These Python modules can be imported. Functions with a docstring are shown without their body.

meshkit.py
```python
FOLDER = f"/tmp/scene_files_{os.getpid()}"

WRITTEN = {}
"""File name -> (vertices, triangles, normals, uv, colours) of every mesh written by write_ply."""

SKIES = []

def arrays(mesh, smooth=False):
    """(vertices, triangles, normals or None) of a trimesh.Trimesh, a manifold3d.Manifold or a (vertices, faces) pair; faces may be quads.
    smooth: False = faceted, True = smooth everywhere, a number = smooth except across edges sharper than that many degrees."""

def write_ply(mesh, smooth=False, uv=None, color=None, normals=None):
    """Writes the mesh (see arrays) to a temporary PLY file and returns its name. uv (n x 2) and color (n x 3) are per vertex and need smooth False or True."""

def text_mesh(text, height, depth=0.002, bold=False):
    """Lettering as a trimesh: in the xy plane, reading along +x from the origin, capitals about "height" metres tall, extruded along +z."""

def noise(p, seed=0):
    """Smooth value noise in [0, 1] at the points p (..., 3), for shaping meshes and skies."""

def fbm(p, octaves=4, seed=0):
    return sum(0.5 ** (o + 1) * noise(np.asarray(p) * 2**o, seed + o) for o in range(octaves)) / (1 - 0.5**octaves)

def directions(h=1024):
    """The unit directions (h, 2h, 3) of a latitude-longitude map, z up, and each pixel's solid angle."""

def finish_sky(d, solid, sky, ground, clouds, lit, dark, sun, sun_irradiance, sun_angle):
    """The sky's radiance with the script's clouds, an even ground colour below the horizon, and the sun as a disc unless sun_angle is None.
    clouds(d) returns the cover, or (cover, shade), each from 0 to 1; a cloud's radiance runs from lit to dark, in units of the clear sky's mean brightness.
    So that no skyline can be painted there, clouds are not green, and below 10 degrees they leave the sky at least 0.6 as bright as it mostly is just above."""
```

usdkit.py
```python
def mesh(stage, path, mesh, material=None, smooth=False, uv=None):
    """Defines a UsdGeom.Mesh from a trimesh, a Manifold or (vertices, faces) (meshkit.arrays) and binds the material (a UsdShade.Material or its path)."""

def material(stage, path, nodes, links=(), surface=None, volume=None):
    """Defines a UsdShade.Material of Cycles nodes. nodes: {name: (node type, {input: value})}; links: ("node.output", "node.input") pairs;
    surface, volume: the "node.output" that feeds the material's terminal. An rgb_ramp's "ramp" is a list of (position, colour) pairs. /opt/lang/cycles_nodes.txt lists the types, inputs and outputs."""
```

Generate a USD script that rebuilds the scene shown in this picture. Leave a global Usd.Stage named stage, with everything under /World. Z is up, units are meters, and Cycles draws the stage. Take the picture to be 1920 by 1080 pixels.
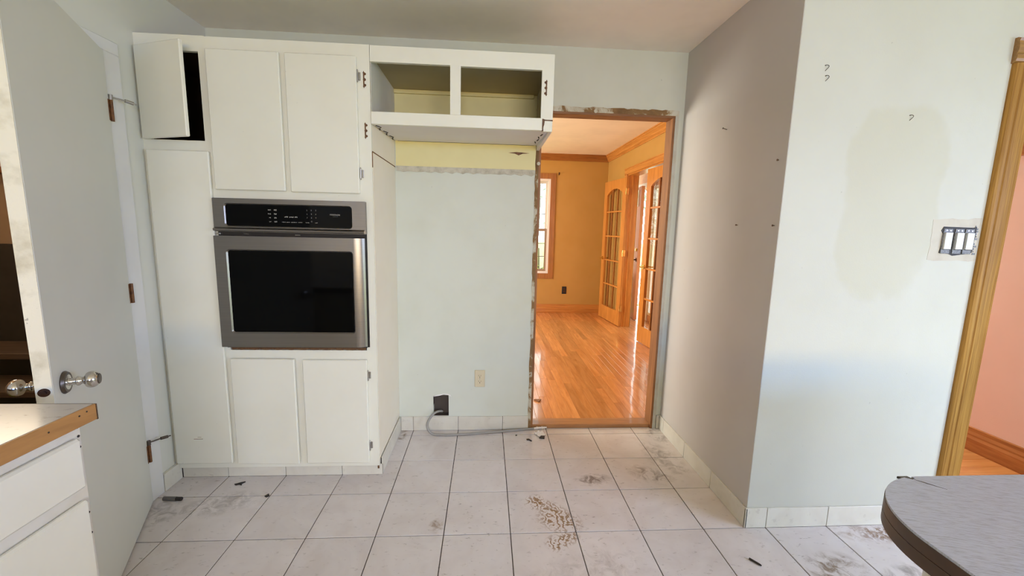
import math, random
import numpy as np, trimesh, manifold3d, shapely
from shapely import affinity
from shapely.geometry import Polygon, box as sbox, Point
import usdkit, meshkit
from pxr import Usd, UsdGeom, UsdLux, UsdShade, Gf, Sdf

stage = Usd.Stage.CreateInMemory()
UsdGeom.SetStageUpAxis(stage, 'Z'); UsdGeom.SetStageMetersPerUnit(stage, 1.0)
world = UsdGeom.Xform.Define(stage, '/World'); stage.SetDefaultPrim(world.GetPrim())
UsdGeom.Scope.Define(stage, '/World/Looks')
T = 0.308                                            # floor tile
rng = random.Random(7)

# ---------------------------------------------------------------- camera, sky, sun, window light, exposure
cam = UsdGeom.Camera.Define(stage, '/World/camera')
FPX, YAW, PITCH, ROLL = 771.65, 0.064488, -0.144064, 0.023293
def camera_axes():
    cy, sy, cp, sp = math.cos(YAW), math.sin(YAW), math.cos(PITCH), math.sin(PITCH)
    f = np.array([sy*cp, cy*cp, sp]); r = np.array([cy, -sy, 0.0]); u = np.cross(r, f)
    c, s = math.cos(ROLL), math.sin(ROLL)
    return c*r + s*u, -s*r + c*u, f
_r, _u, _f = camera_axes()
cam.AddTransformOp().Set(Gf.Matrix4d(*_r, 0, *_u, 0, *(-_f), 0, 0.17741, -2.02934, 1.40054, 1))
cam.CreateHorizontalApertureAttr(36.0); cam.CreateVerticalApertureAttr(20.25)
cam.CreateFocalLengthAttr(36.0*FPX/1920); cam.CreateClippingRangeAttr(Gf.Vec2f(0.02, 500)); cam.CreateFStopAttr(0.0)
cam.CreateExposureAttr(0.0)

sky = UsdLux.DomeLight.Define(stage, '/World/sky')
sky.CreateIntensityAttr(1.3); sky.CreateColorAttr(Gf.Vec3f(0.86, 1.0, 1.0))
sun = UsdLux.DistantLight.Define(stage, '/World/sun')
sun.CreateIntensityAttr(4.5); sun.CreateAngleAttr(0.6); sun.CreateColorAttr(Gf.Vec3f(1.0, 0.93, 0.8))
def aim(prim, pos, d):
    """Light at pos whose -Z looks along d."""
    z = -np.array(d, float); z /= np.linalg.norm(z)
    up = np.array([0, 0, 1.0]) if abs(z[2]) < .95 else np.array([0, 1.0, 0])
    x = np.cross(up, z); x /= np.linalg.norm(x); y = np.cross(z, x)
    UsdGeom.Xformable(prim).AddTransformOp().Set(Gf.Matrix4d(*x, 0, *y, 0, *z, 0, *pos, 1))
aim(sun, (0, 0, 0), (-1.0, 0.14, -1.5))
def rect(name, pos, d, w, h, power, color):
    l = UsdLux.RectLight.Define(stage, '/World/' + name)
    l.CreateWidthAttr(w); l.CreateHeightAttr(h); l.CreateIntensityAttr(power); l.CreateColorAttr(Gf.Vec3f(*color))
    aim(l, pos, d); return l
# daylight through the kitchen's big window behind the camera: sky from above, sunlit garden from below
rect('kitchen_window_skylight', (1.0, -5.46, 1.80), (0, 1, -0.75), 2.2, 0.65, 16.0, (0.17, 0.58, 1.60))
rect('kitchen_window_garden_light', (1.0, -5.46, 1.22), (0, 1, 0.55), 2.2, 0.5, 30.0, (1.0, 0.64, 0.07))
# and through the glass patio door in the right-hand wall outside the picture
rect('patio_door_skylight', (4.02, -2.3, 1.45), (-1, 0.1, -0.75), 1.9, 1.2, 8.0, (0.45, 0.55, 1.25))
rect('patio_door_garden_light', (4.02, -2.3, 0.5), (-1, 0.1, 0.65), 1.9, 0.7, 4.0, (0.80, 1.0, 0.15))
# daylight through the dining room's side window
rect('dining_window_light', (-2.58, 2.6, 1.45), (1, 0.0, 0.7), 2.0, 1.5, 19.0, (1.0, 0.97, 0.90))
rect('landing_window_light', (-2.85, 0.612, 2.06), (0, -1, 0), 0.8, 0.66, 8.0, (1.0, 0.84, 0.62))
# added unseen light panels that brighten the foyer jambs and front door
rect('foyer_window_light', (2.48, 1.46, 1.5), (0, 1, 0), 0.36, 1.3, 9.0, (1.0, 0.95, 0.88))
rect('foyer_end_window_light', (2.46, 5.245, 1.4), (0, -1, 0), 0.36, 1.5, 3.2, (1.0, 0.86, 0.68))  # second added panel, no window at this end of the foyer
# daylight in the hall beyond the oak doorway on the right
rect('hall_window_light', (3.0, 2.45, 1.5), (0.0, -1, -0.1), 0.9, 1.4, 24.0, (0.95, 1.25, 1.22))

# ---------------------------------------------------------------- materials
def M(name, nodes, links=(), surface='p.BSDF'):
    return usdkit.material(stage, '/World/Looks/' + name, nodes, links, surface=surface)
def lin(r, g, b):
    f = lambda c: (c/255/12.92) if c <= 10 else ((c/255 + .055)/1.055)**2.4
    return (f(r), f(g), f(b))
def plain(name, c, rough=.5, metal=0, **k):
    return M(name, {'p': ('principled_bsdf', dict(base_color=c, roughness=rough, metallic=metal, **k))})
def paint(name, c, c2=None, rough=.55, scale=3.0, bump=.06, spec=.35, ramp=(.42, .68), speck=.0, speck_c=(.12,.10,.08)):
    """Brushed wall or cabinet paint: faint blotches of a second tone, fine roller relief, a few dark specks."""
    c2 = c2 or tuple(x*.93 for x in c)
    n = {'g': ('geometry', {}), 'n': ('noise_texture', dict(scale=scale, detail=5, roughness=.6)),
         'm': ('map_range', dict(from_min=ramp[0], from_max=ramp[1], clamp=True)),
         'x': ('mix_color', dict(a=c, b=c2)), 'f': ('noise_texture', dict(scale=180, detail=2)),
         'b': ('bump', dict(strength=bump, distance=.004)),
         's': ('noise_texture', dict(scale=38, detail=3, roughness=.7)), 'sm': ('map_range', dict(from_min=.735, from_max=.76, to_max=speck, clamp=True)),
         'y': ('mix_color', dict(b=speck_c)), 'p': ('principled_bsdf', dict(roughness=rough, specular_ior_level=spec))}
    l = [('g.position', 'n.vector'), ('g.position', 'f.vector'), ('g.position', 's.vector'), ('n.fac', 'm.value'), ('m.result', 'x.fac'), ('x.result', 'y.a'),
         ('s.fac', 'sm.value'), ('sm.result', 'y.fac'), ('y.result', 'p.base_color'), ('f.fac', 'b.height'), ('b.normal', 'p.normal')]
    return M(name, n, l)
def wood(name, dark, light, axis='y', scale=1.0, rough=.35, grain=14, coat=0.0, vary=0.0, third=None, spec=.5):
    """Wood with grain running along one axis; each piece its own tone through the object's random number."""
    st = {'x': (1.2, grain, grain), 'y': (grain, 1.2, grain), 'z': (grain, grain, 1.2)}[axis]
    n = {'g': ('geometry', {}), 'o': ('object_info', {}), 'sh': ('vector_math', dict(math_type='scale', vector1=(37.0, 11.0, 5.0))),
         'ad': ('vector_math', dict(math_type='add')), 'mp': ('mapping', dict(scale=tuple(s*scale for s in st))),
         'n': ('noise_texture', dict(scale=2.2, detail=6, roughness=.62, distortion=.6)), 'r': ('rgb_ramp', dict(ramp=[(.28, dark), (.5, third or tuple((a+b)/2 for a, b in zip(dark, light))), (.72, light)])),
         'h': ('hsv', {}), 'v': ('map_range', dict(to_min=1-vary, to_max=1+vary)),
         'p': ('principled_bsdf', dict(roughness=rough, coat_weight=coat, coat_roughness=.07, specular_ior_level=spec))}
    l = [('o.random', 'sh.scale'), ('g.position', 'ad.vector1'), ('sh.vector', 'ad.vector2'), ('ad.vector', 'mp.vector'), ('mp.vector', 'n.vector'), ('n.fac', 'r.fac'),
         ('r.color', 'h.color'), ('o.random', 'v.value'), ('v.result', 'h.value'), ('h.color', 'p.base_color')]
    return M(name, n, l)

WALL = paint('wall_white', (.67, .66, .63), (.65, .635, .585), speck=.35, rough=.6)
BACKW = paint('tan_wall', (.32, .29, .25))
FACEW = M('facing_wall_white', {'g': ('geometry', {}), 'sp': ('separate_xyz', {}), 'n': ('noise_texture', dict(scale=4.0, detail=4)), 'n2': ('noise_texture', dict(scale=3.0, detail=5)),
    'ax': ('math', dict(math_type='subtract', value2=1.945)), 'bx': ('math', dict(math_type='divide', value2=.215)), 'cx': ('math', dict(math_type='power', value2=4.0)), 'aa': ('math', dict(math_type='absolute')),
    'az': ('math', dict(math_type='subtract', value2=1.53)), 'bz': ('math', dict(math_type='divide', value2=.385)), 'cz': ('math', dict(math_type='power', value2=4.0)), 'az2': ('math', dict(math_type='absolute')),
    'su': ('math', dict(math_type='add')), 'nn': ('map_range', dict(from_min=.3, from_max=.7, to_min=-.65, to_max=.65)), 'su2': ('math', dict(math_type='add')), 'm': ('map_range', dict(range_type='smoothstep', from_min=1.45, from_max=.75, to_min=0.0, to_max=1.0, clamp=True)),
    'mm': ('math', dict(math_type='multiply', value2=.45)), 'v': ('map_range', dict(from_min=.4, from_max=.7, clamp=True)), 'w': ('mix_color', dict(a=(.59, .592, .535), b=(.57, .567, .505))), 'x': ('mix_color', dict(b=(.525, .505, .385))),
    's': ('noise_texture', dict(scale=38, detail=3, roughness=.7)), 'sm': ('map_range', dict(from_min=.735, from_max=.76, to_max=.4, clamp=True)), 'y': ('mix_color', dict(b=(.12, .10, .08))),
    'f': ('noise_texture', dict(scale=180, detail=2)), 'b': ('bump', dict(strength=.06, distance=.004)), 'p': ('principled_bsdf', dict(roughness=.6, specular_ior_level=.35))},
    [('g.position', 'sp.vector'), ('g.position', 'n.vector'), ('g.position', 'n2.vector'), ('g.position', 's.vector'), ('g.position', 'f.vector'), ('sp.x', 'ax.value1'), ('ax.value', 'bx.value1'), ('bx.value', 'aa.value1'), ('aa.value', 'cx.value1'),
     ('sp.z', 'az.value1'), ('az.value', 'bz.value1'), ('bz.value', 'az2.value1'), ('az2.value', 'cz.value1'), ('cx.value', 'su.value1'), ('cz.value', 'su.value2'), ('n.fac', 'nn.value'), ('su.value', 'su2.value1'), ('nn.result', 'su2.value2'),
     ('su2.value', 'm.value'), ('m.result', 'mm.value1'), ('n2.fac', 'v.value'), ('v.result', 'w.fac'), ('w.result', 'x.a'), ('mm.value', 'x.fac'), ('x.result', 'y.a'), ('s.fac', 'sm.value'), ('sm.result', 'y.fac'), ('y.result', 'p.base_color'), ('f.fac', 'b.height'), ('b.normal', 'p.normal')])
RWALL = paint('side_wall_shaded_white', (.56, .53, .495), (.54, .51, .465), speck=.2)  # white wall paint toned down, the shade of this side put into the colour
NICHE = paint('niche_white', (.65, .68, .605), (.62, .645, .555), speck=.4)
BEIGE = paint('side_beige', (.84, .78, .66), (.82, .75, .61), speck=.15)
LILAC = paint('side_lilac', (.76, .73, .72), (.74, .70, .67), speck=.2)
YELLOW = paint('old_yellow_paint', (.79, .72, .38), (.75, .67, .34), speck=.4)
CEIL = paint('ceiling_white', (.92, .87, .80), bump=.12)
CAB = paint('cabinet_enamel', (.785, .78, .685), (.765, .75, .64), rough=.42, spec=.5, speck=.25, bump=.03)
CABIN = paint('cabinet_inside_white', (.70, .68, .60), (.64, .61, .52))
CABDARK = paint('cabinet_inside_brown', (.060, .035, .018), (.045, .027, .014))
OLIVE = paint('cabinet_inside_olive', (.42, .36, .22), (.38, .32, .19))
DOORP = paint('door_enamel', (.70, .70, .63), (.68, .68, .605), rough=.42, spec=.5, speck=.1, bump=.03)
EDGE = paint('door_edge_grubby', (.78, .74, .60), (.52, .47, .33), scale=9, ramp=(.5, .74), speck=.5)
TRIMW = paint('trim_white', (.74, .735, .71), rough=.4, speck=.2)
PEACH = paint('dining_peach', (.50, .275, .070), (.48, .26, .060))
PEACHC = paint('dining_ceiling', (.93, .83, .66), bump=.1)
PINK = paint('hall_pink', (.76, .48, .37), (.74, .46, .35))
SALMON = paint('foyer_salmon', (.78, .43, .27), (.76, .41, .25))
STAIRW = paint('stairwell_tan', (.50, .38, .28), (.44, .33, .24))
DARKGREY = paint('dark_board', (.075, .070, .065), (.05, .047, .044))
PLASTER = paint('bare_plaster', (.60, .57, .47), (.42, .39, .30), scale=22, speck=.7, bump=.5)
PLASTERW = paint('painted_plaster', (.56, .55, .48), (.44, .42, .34), scale=9, ramp=(.5, .8), speck=.8, bump=.4)
SCAR = M('torn_trim_scar', {'g': ('geometry', {}), 'n': ('noise_texture', dict(scale=5.5, detail=5, roughness=.65, distortion=.5)),
    'r': ('rgb_ramp', dict(ramp=[(.30, (.16, .085, .030)), (.50, (.25, .145, .055)), (.54, (.50, .45, .33)), (.62, (.62, .60, .50)), (.8, (.70, .69, .60))])),
    'f': ('noise_texture', dict(scale=70, detail=3)), 'b': ('bump', dict(strength=.6, distance=.006)), 'p': ('principled_bsdf', dict(roughness=.75))},
    [('g.position', 'n.vector'), ('g.position', 'f.vector'), ('n.fac', 'r.fac'), ('r.color', 'p.base_color'), ('f.fac', 'b.height'), ('b.normal', 'p.normal')])
OAKZ = wood('oak_casing_upright', (.21, .090, .016), (.47, .255, .058), 'z', rough=.5, grain=48, spec=.18)
OAKX = wood('oak_trim_crosswise', (.40, .135, .022), (.60, .25, .055), 'x', rough=.3, grain=18)
OAKY = wood('oak_trim_lengthwise', (.42, .15, .026), (.64, .28, .065), 'y', rough=.3, grain=18)
OAKD = wood('oak_door', (.46, .165, .028), (.66, .27, .055), 'z', rough=.28, grain=14)
REDOAKX = wood('reddish_oak_crosswise', (.22, .075, .018), (.38, .15, .035), 'x', rough=.3, grain=16)
REDOAKY = wood('reddish_oak_lengthwise', (.28, .085, .02), (.46, .17, .045), 'y', rough=.3, grain=16)
REDOAKZ = wood('reddish_oak_upright', (.25, .09, .02), (.42, .17, .04), 'z', rough=.3, grain=16)
JAMBW = wood('jamb_wood', (.18, .068, .020), (.36, .155, .048), 'z', rough=.55, grain=16)
JAMBX = wood('jamb_wood_crosswise', (.17, .070, .025), (.33, .16, .06), 'x', rough=.55, grain=16)
SILL = wood('threshold_wood', (.30, .13, .05), (.48, .24, .10), 'x', rough=.35, grain=12, coat=.3)
PLANK = wood('oak_floor_plank', (.47, .17, .042), (.74, .345, .125), 'y', rough=.25, grain=11, coat=.9, vary=.2)
PLANKX = wood('oak_floor_plank_hall', (.44, .15, .04), (.62, .26, .08), 'x', rough=.3, grain=11, coat=.2, vary=.1)
EDGEOAK = wood('counter_oak_edge', (.30, .14, .04), (.50, .26, .085), 'y', rough=.45, grain=9)
DARKEDGE = wood('counter_dark_edge', (.040, .020, .010), (.105, .055, .026), 'z', rough=.35, grain=2)
STEEL = M('brushed_steel', {'g': ('geometry', {}), 'mp': ('mapping', dict(scale=(2, 2, 500))), 'n': ('noise_texture', dict(scale=1.0, detail=3)),
    'm': ('map_range', dict(to_min=.31, to_max=.37)), 'p': ('principled_bsdf', dict(base_color=(.26, .24, .22), metallic=1.0, anisotropic=.3))},
    [('g.position', 'mp.vector'), ('mp.vector', 'n.vector'), ('n.fac', 'm.value'), ('m.result', 'p.roughness')])
BLACKGLASS = plain('black_oven_glass', (.002, .002, .002), .06, specular_ior_level=.10)
BLACK = plain('black_plastic', (.012, .011, .010), .45)
GLYPH = plain('panel_print', (.34, .33, .30), .5)
CHROME = plain('tarnished_chrome', (.62, .60, .57), .16, 1.0)
CHROMED = plain('worn_dark_metal', (.12, .10, .085), .35, .9)
BRASS = plain('polished_brass', (.80, .56, .20), .2, 1.0)
BRONZE = plain('dark_bronze', (.10, .05, .03), .4, .8)
RUST = paint('rusty_hinge', (.20, .085, .030), (.10, .045, .02), scale=60)
NICKEL = plain('dull_nickel', (.42, .40, .37), .35, .9)
HSCAR = paint('hinge_scar_brown', (.15, .075, .03), (.09, .04, .018), scale=70)
IVORY = plain('ivory_plastic', (.66, .58, .40), .4)
WHITEP = plain('white_plastic', (.66, .66, .62), .45)
SLOT = plain('slot_dark', (.02, .015, .012), .6)
GREYM = paint('galvanised_strap', (.20, .20, .19), (.09, .09, .085), scale=120, rough=.4)
CABLE = plain('grey_cable_sheath', (.30, .29, .27), .45)
PAPER = plain('crumpled_paper', (.85, .84, .82), .7)
RUBBER = plain('grey_rubber', (.13, .12, .11), .7)
VINYL = plain('white_vinyl', (.80, .76, .70), .4)
GROUT = paint('dark_grout', (.085, .068, .055), (.14, .115, .095), scale=9, ramp=(.5, .75))
GRASS = paint('lawn_green', (.28, .34, .05), (.34, .38, .07), scale=12, speck=0)
CONC = plain('porch_concrete', (.72, .69, .64), .8)
BARK = paint('bark', (.16, .12, .09), scale=20)
WHITEPOST = plain('white_porch_post', (.85, .85, .83), .5)
def leafmat(name, c):
    return M(name, {'d': ('diffuse_bsdf', dict(color=c)), 't': ('translucent_bsdf', dict(color=tuple(x*1.3 for x in c))), 'm': ('mix_closure', dict(fac=.45))},
             [('d.BSDF', 'm.closure1'), ('t.BSDF', 'm.closure2')], 'm.closure')
LEAF, LEAFY = leafmat('leaf_green', (.30, .33, .26)), leafmat('leaf_lime', (.36, .42, .06))
PANE = M('window_pane', {'t': ('transparent_bsdf', dict(color=(.97, .98, .98))), 'g': ('glossy_bsdf', dict(color=(1, 1, 1), roughness=.02)), 'l': ('layer_weight', dict(blend=.5)),
         'w': ('math', dict(math_type='power', value2=5.0)), 'c': ('math', dict(math_type='multiply_add', value2=.55, value3=.025, use_clamp=True)), 'm': ('mix_closure', {})},
         [('l.facing', 'w.value1'), ('w.value', 'c.value1'), ('c.value', 'm.fac'), ('t.BSDF', 'm.closure1'), ('g.BSDF', 'm.closure2')], 'm.closure')
def laminate(name, base, streak, rough, axis_scale, low=.50, high=.66, angle=.0):
    return M(name, {'g': ('geometry', {}), 'ro': ('vector_rotate', dict(rotate_type='z_axis', angle=angle)), 'mp': ('mapping', dict(scale=axis_scale)), 'n': ('noise_texture', dict(scale=1.0, detail=6, roughness=.7)),
        'm': ('map_range', dict(from_min=low, from_max=high, clamp=True)), 'x': ('mix_color', dict(a=base, b=streak)), 'n2': ('noise_texture', dict(scale=2.5, detail=3)),
        'm2': ('map_range', dict(to_min=.92, to_max=1.08)), 'h': ('hsv', {}), 'p': ('principled_bsdf', dict(roughness=rough))},
        [('g.position', 'ro.vector'), ('ro.vector', 'mp.vector'), ('mp.vector', 'n.vector'), ('n.fac', 'm.value'), ('m.result', 'x.fac'), ('x.result', 'h.color'), ('g.position', 'n2.vector'),
         ('n2.fac', 'm2.value'), ('m2.result', 'h.value'), ('h.color', 'p.base_color')])
LAMGREY = laminate('grey_wood_laminate', (.47, .485, .545), (.335, .33, .355), .38, (42, 420, 10), .47, .64, .30)
LAMBEIGE = laminate('beige_laminate', (.56, .52, .47), (.36, .30, .25), .20, (30, 60, 10), .58, .74)

def tile_material(name, base, base2, stains, rough=.14, speck=.7):
    """Marbled cream tile with grime specks; stains: (x, y, rx, ry, angle, kind) of dried mud on the floor."""
    n = {'g': ('geometry', {}), 'o': ('object_info', {}), 'n': ('noise_texture', dict(scale=4.5, detail=6, roughness=.6, distortion=1.2)),
         'm': ('map_range', dict(from_min=.38, from_max=.66, clamp=True)), 'x': ('mix_color', dict(a=base, b=base2)),
         'v': ('map_range', dict(to_min=.965, to_max=1.035)), 'h': ('hsv', {}),
         'gm': ('mapping', dict(scale=(26, 52, 30), rotation=(0, 0, .5))), 's': ('noise_texture', dict(scale=1.0, detail=4, roughness=.65)), 'sm': ('map_range', dict(from_min=.60, from_max=.70, to_max=speck, clamp=True)),
         'sx': ('mix_color', dict(b=(.20, .155, .125))),
         'gr': ('noise_texture', dict(scale=1.7, detail=3)), 'grm': ('map_range', dict(from_min=.45, from_max=.7, to_min=.35, to_max=1.0, clamp=True)), 'sg': ('math', dict(math_type='multiply')),
         'rf': ('noise_texture', dict(scale=7, detail=3)), 'rm': ('map_range', dict(to_min=rough, to_max=rough+.16)),
         'p': ('principled_bsdf', dict(specular_ior_level=.45))}
    l = [('g.position', 'n.vector'), ('g.position', 'gm.vector'), ('gm.vector', 's.vector'), ('g.position', 'rf.vector'), ('g.position', 'gr.vector'), ('n.fac', 'm.value'), ('m.result', 'x.fac'), ('x.result', 'h.color'),
         ('o.random', 'v.value'), ('v.result', 'h.value'), ('h.color', 'sx.a'), ('s.fac', 'sm.value'), ('gr.fac', 'grm.value'), ('sm.result', 'sg.value1'), ('grm.result', 'sg.value2'), ('sg.value', 'sx.fac'),
         ('rf.fac', 'rm.value'), ('rm.result', 'p.roughness')]
    last = 'sx.result'
    if stains:
        n |= {'wv': ('wave_texture', dict(scale=7.5, distortion=16, detail=4, detail_scale=2.6, detail_roughness=.6)), 'nz': ('noise_texture', dict(scale=16, detail=5, roughness=.65, distortion=1.0)),
              'nb': ('noise_texture', dict(scale=30, detail=5, roughness=.7, distortion=2.2)), 'wn': ('mix_float', dict(fac=.55)), 'zz': ('combine_xyz', {}), 'sp': ('separate_xyz', {})}
        l += [('g.position', 'sp.vector'), ('sp.x', 'zz.x'), ('sp.y', 'zz.y'), ('zz.vector', 'wv.vector'), ('zz.vector', 'nz.vector'), ('zz.vector', 'nb.vector'), ('wv.fac', 'wn.a'), ('nb.fac', 'wn.b')]
        for i, (x, y, rx, ry, ang, kind, strength, col) in enumerate(stains):
            k = f's{i}'
            n |= {k+'t': ('vector_math', dict(math_type='subtract', vector2=(x, y, 0))), k+'m': ('mapping', dict(rotation=(0, 0, -ang))), k+'s': ('vector_math', dict(math_type='multiply', vector2=(1/rx, 1/ry, 0))),
                  k+'l': ('vector_math', dict(math_type='length')), k+'e': ('map_range', dict(from_min=1.15, from_max=.55, clamp=True)),
                  k+'w': ('map_range', dict(from_min=.44, from_max=.64, clamp=True)) if kind != 'print' else ('map_range', dict(from_min=.47, from_max=.62, clamp=True)),
                  k+'a': ('math', dict(math_type='multiply')), k+'b': ('math', dict(math_type='multiply', value2=strength)), k+'x': ('mix_color', dict(b=col))}
            l += [('zz.vector', k+'t.vector1'), (k+'t.vector', k+'m.vector'), (k+'m.vector', k+'s.vector1'), (k+'s.vector', k+'l.vector1'), (k+'l.value', k+'e.value'),
                  ('wn.result' if kind == 'print' else 'nz.fac', k+'w.value'), (k+'e.result', k+'a.value1'), (k+'w.result', k+'a.value2'), (k+'a.value', k+'b.value1'),
                  (k+'b.value', k+'x.fac'), (last, k+'x.a')]
            last = k+'x.result'
    l.append((last, 'p.base_color'))
    return M(name, n, l)
MUD, MUDD, GRIME = (.27, .16, .075), (.17, .09, .05), (.17, .135, .11)
TILE = tile_material('floor_tile_glaze', (.72, .675, .655), (.66, .605, .58), [
    (.445, -.09, .05, .06, -.4, 'print', .9, MUD), (.51, -.13, .09, .05, -.5, 'print', .75, MUD), (.55, -.225, .11, .085, -.5, 'print', .95, MUD), (.515, -.375, .055, .05, .3, 'print', .95, MUD), (.575, -.345, .06, .04, .6, 'print', .8, MUD),
    (-.04, -.25, .035, .05, 0, 'blotch', .8, MUD), (2.05, -.365, .19, .062, -.05, 'blotch', 1.0, MUD), (2.10, -.372, .13, .05, -.05, 'print', .9, (.23, .13, .06)), (1.68, -.56, .14, .09, .2, 'blotch', .9, (.22, .15, .09)), (2.0, -.60, .2, .06, .2, 'blotch', .6, GRIME),
    (.80, .09, .11, .055, .1, 'blotch', .8, GRIME), (1.15, .13, .13, .08, -.5, 'blotch', .65, GRIME), (1.30, .30, .10, .2, .2, 'blotch', .5, GRIME), (1.39, .6, .07, .12, 0, 'blotch', .8, (.14, .11, .10)),
    (-1.14, -.06, .18, .09, .3, 'blotch', .5, GRIME), (-1.38, -.12, .10, .12, 0, 'blotch', .45, GRIME), (-.37, .62, .03, .09, 0, 'blotch', .9, (.24, .17, .11)), (.60, -.55, .3, .12, .3, 'blotch', .25, GRIME)])
BASETILE = tile_material('base_tile_glaze', (.70, .68, .60), (.64, .61, .53), [], speck=.22)

# ---------------------------------------------------------------- geometry helpers
def rbox(x0, x1, y0, y1, z0, z1, b=0.0):
    lo, hi = np.minimum([x0, y0, z0], [x1, y1, z1]), np.maximum([x0, y0, z0], [x1, y1, z1])
    b = min(b, *(0.45*(hi-lo)))
    if b <= 0:
        return trimesh.creation.box(bounds=[lo, hi])
    c, h = (lo+hi)/2, (hi-lo)/2
    pts = [c + (2*np.array(s)-1)*(h - b*np.array([k != a for k in range(3)])) for s in np.ndindex(2, 2, 2) for a in range(3)]
    return trimesh.convex.convex_hull(np.array(pts))
def prism(poly, axis, a0, a1):
    """Shapely polygon extruded along an axis: 'y' takes (x, z) polygons, 'x' (y, z), 'z' (x, y)."""
    out = []
    for g in getattr(poly, 'geoms', [poly]):
        m = trimesh.creation.extrude_polygon(g, a1-a0, engine='earcut'); v = m.vertices.copy()
        if axis == 'z': v[:, 2] += a0
        elif axis == 'y': v = np.c_[v[:, 0], a1 - v[:, 2], v[:, 1]]
        else: v = np.c_[v[:, 2] + a0, v[:, 0], v[:, 1]]
        out.append(trimesh.Trimesh(v, m.faces, process=False))
    return trimesh.util.concatenate(out)
def cyl(p0, p1, r, n=20, r1=None):
    p0, p1 = np.array(p0, float), np.array(p1, float); d = p1-p0; L = np.linalg.norm(d); d /= L
    a = np.cross(d, [0, 0, 1.0] if abs(d[2]) < .9 else [1.0, 0, 0]); a /= np.linalg.norm(a); b = np.cross(d, a)
    t = np.arange(n)*2*np.pi/n; ring = np.cos(t)[:, None]*a + np.sin(t)[:, None]*b
    v = np.vstack([p0 + r*ring, p1 + (r if r1 is None else r1)*ring, [p0], [p1]]); i = np.arange(n); j = (i+1) % n
    f = np.vstack([np.c_[i, j, j+n], np.c_[i, j+n, i+n], np.c_[j, i, np.full(n, 2*n)], np.c_[i+n, j+n, np.full(n, 2*n+1)]])
    return trimesh.Trimesh(v, f, process=False)
def tube(pts, r, n=12):
    p = np.asarray(pts, float); t = np.gradient(p, axis=0); t /= np.linalg.norm(t, axis=1, keepdims=True)
    a = np.cross(t[0], [0, 0, 1.0]); a = a if np.linalg.norm(a) > .1 else np.cross(t[0], [1.0, 0, 0]); V = []
    for k in range(len(p)):
        a = a - (a @ t[k])*t[k]; a /= np.linalg.norm(a); b = np.cross(t[k], a); q = np.arange(n)*2*np.pi/n
        V.append(p[k] + (r[k] if np.ndim(r) else r)*(np.cos(q)[:, None]*a + np.sin(q)[:, None]*b))
    V = np.vstack(V + [p[:1], p[-1:]]); F = []; N = len(p)*n
    for k in range(len(p)-1):
        i = np.arange(n); j = (i+1) % n; F += [np.c_[i+k*n, j+k*n, j+(k+1)*n], np.c_[i+k*n, j+(k+1)*n, i+(k+1)*n]]
    i = np.arange(n); j = (i+1) % n; F += [np.c_[j, i, np.full(n, N)], np.c_[i+N-n, j+N-n, np.full(n, N+1)]]
    return trimesh.Trimesh(V, np.vstack(F), process=False)
def lathe(profile, p, d, n=32):
    """Profile of (radius, distance) turned about the axis d from the point p."""
    m = trimesh.creation.revolve(np.array(profile, float), sections=n)
    m.apply_transform(trimesh.geometry.align_vectors([0, 0, 1], np.array(d, float)/np.linalg.norm(d))); m.apply_translation(p); return m
def spline(pts, n=60):
    from scipy.interpolate import CubicSpline
    p = np.array(pts, float); s = np.r_[0, np.cumsum(np.linalg.norm(np.diff(p, axis=0), axis=1))]
    return CubicSpline(s, p)(np.linspace(0, s[-1], n))
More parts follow.
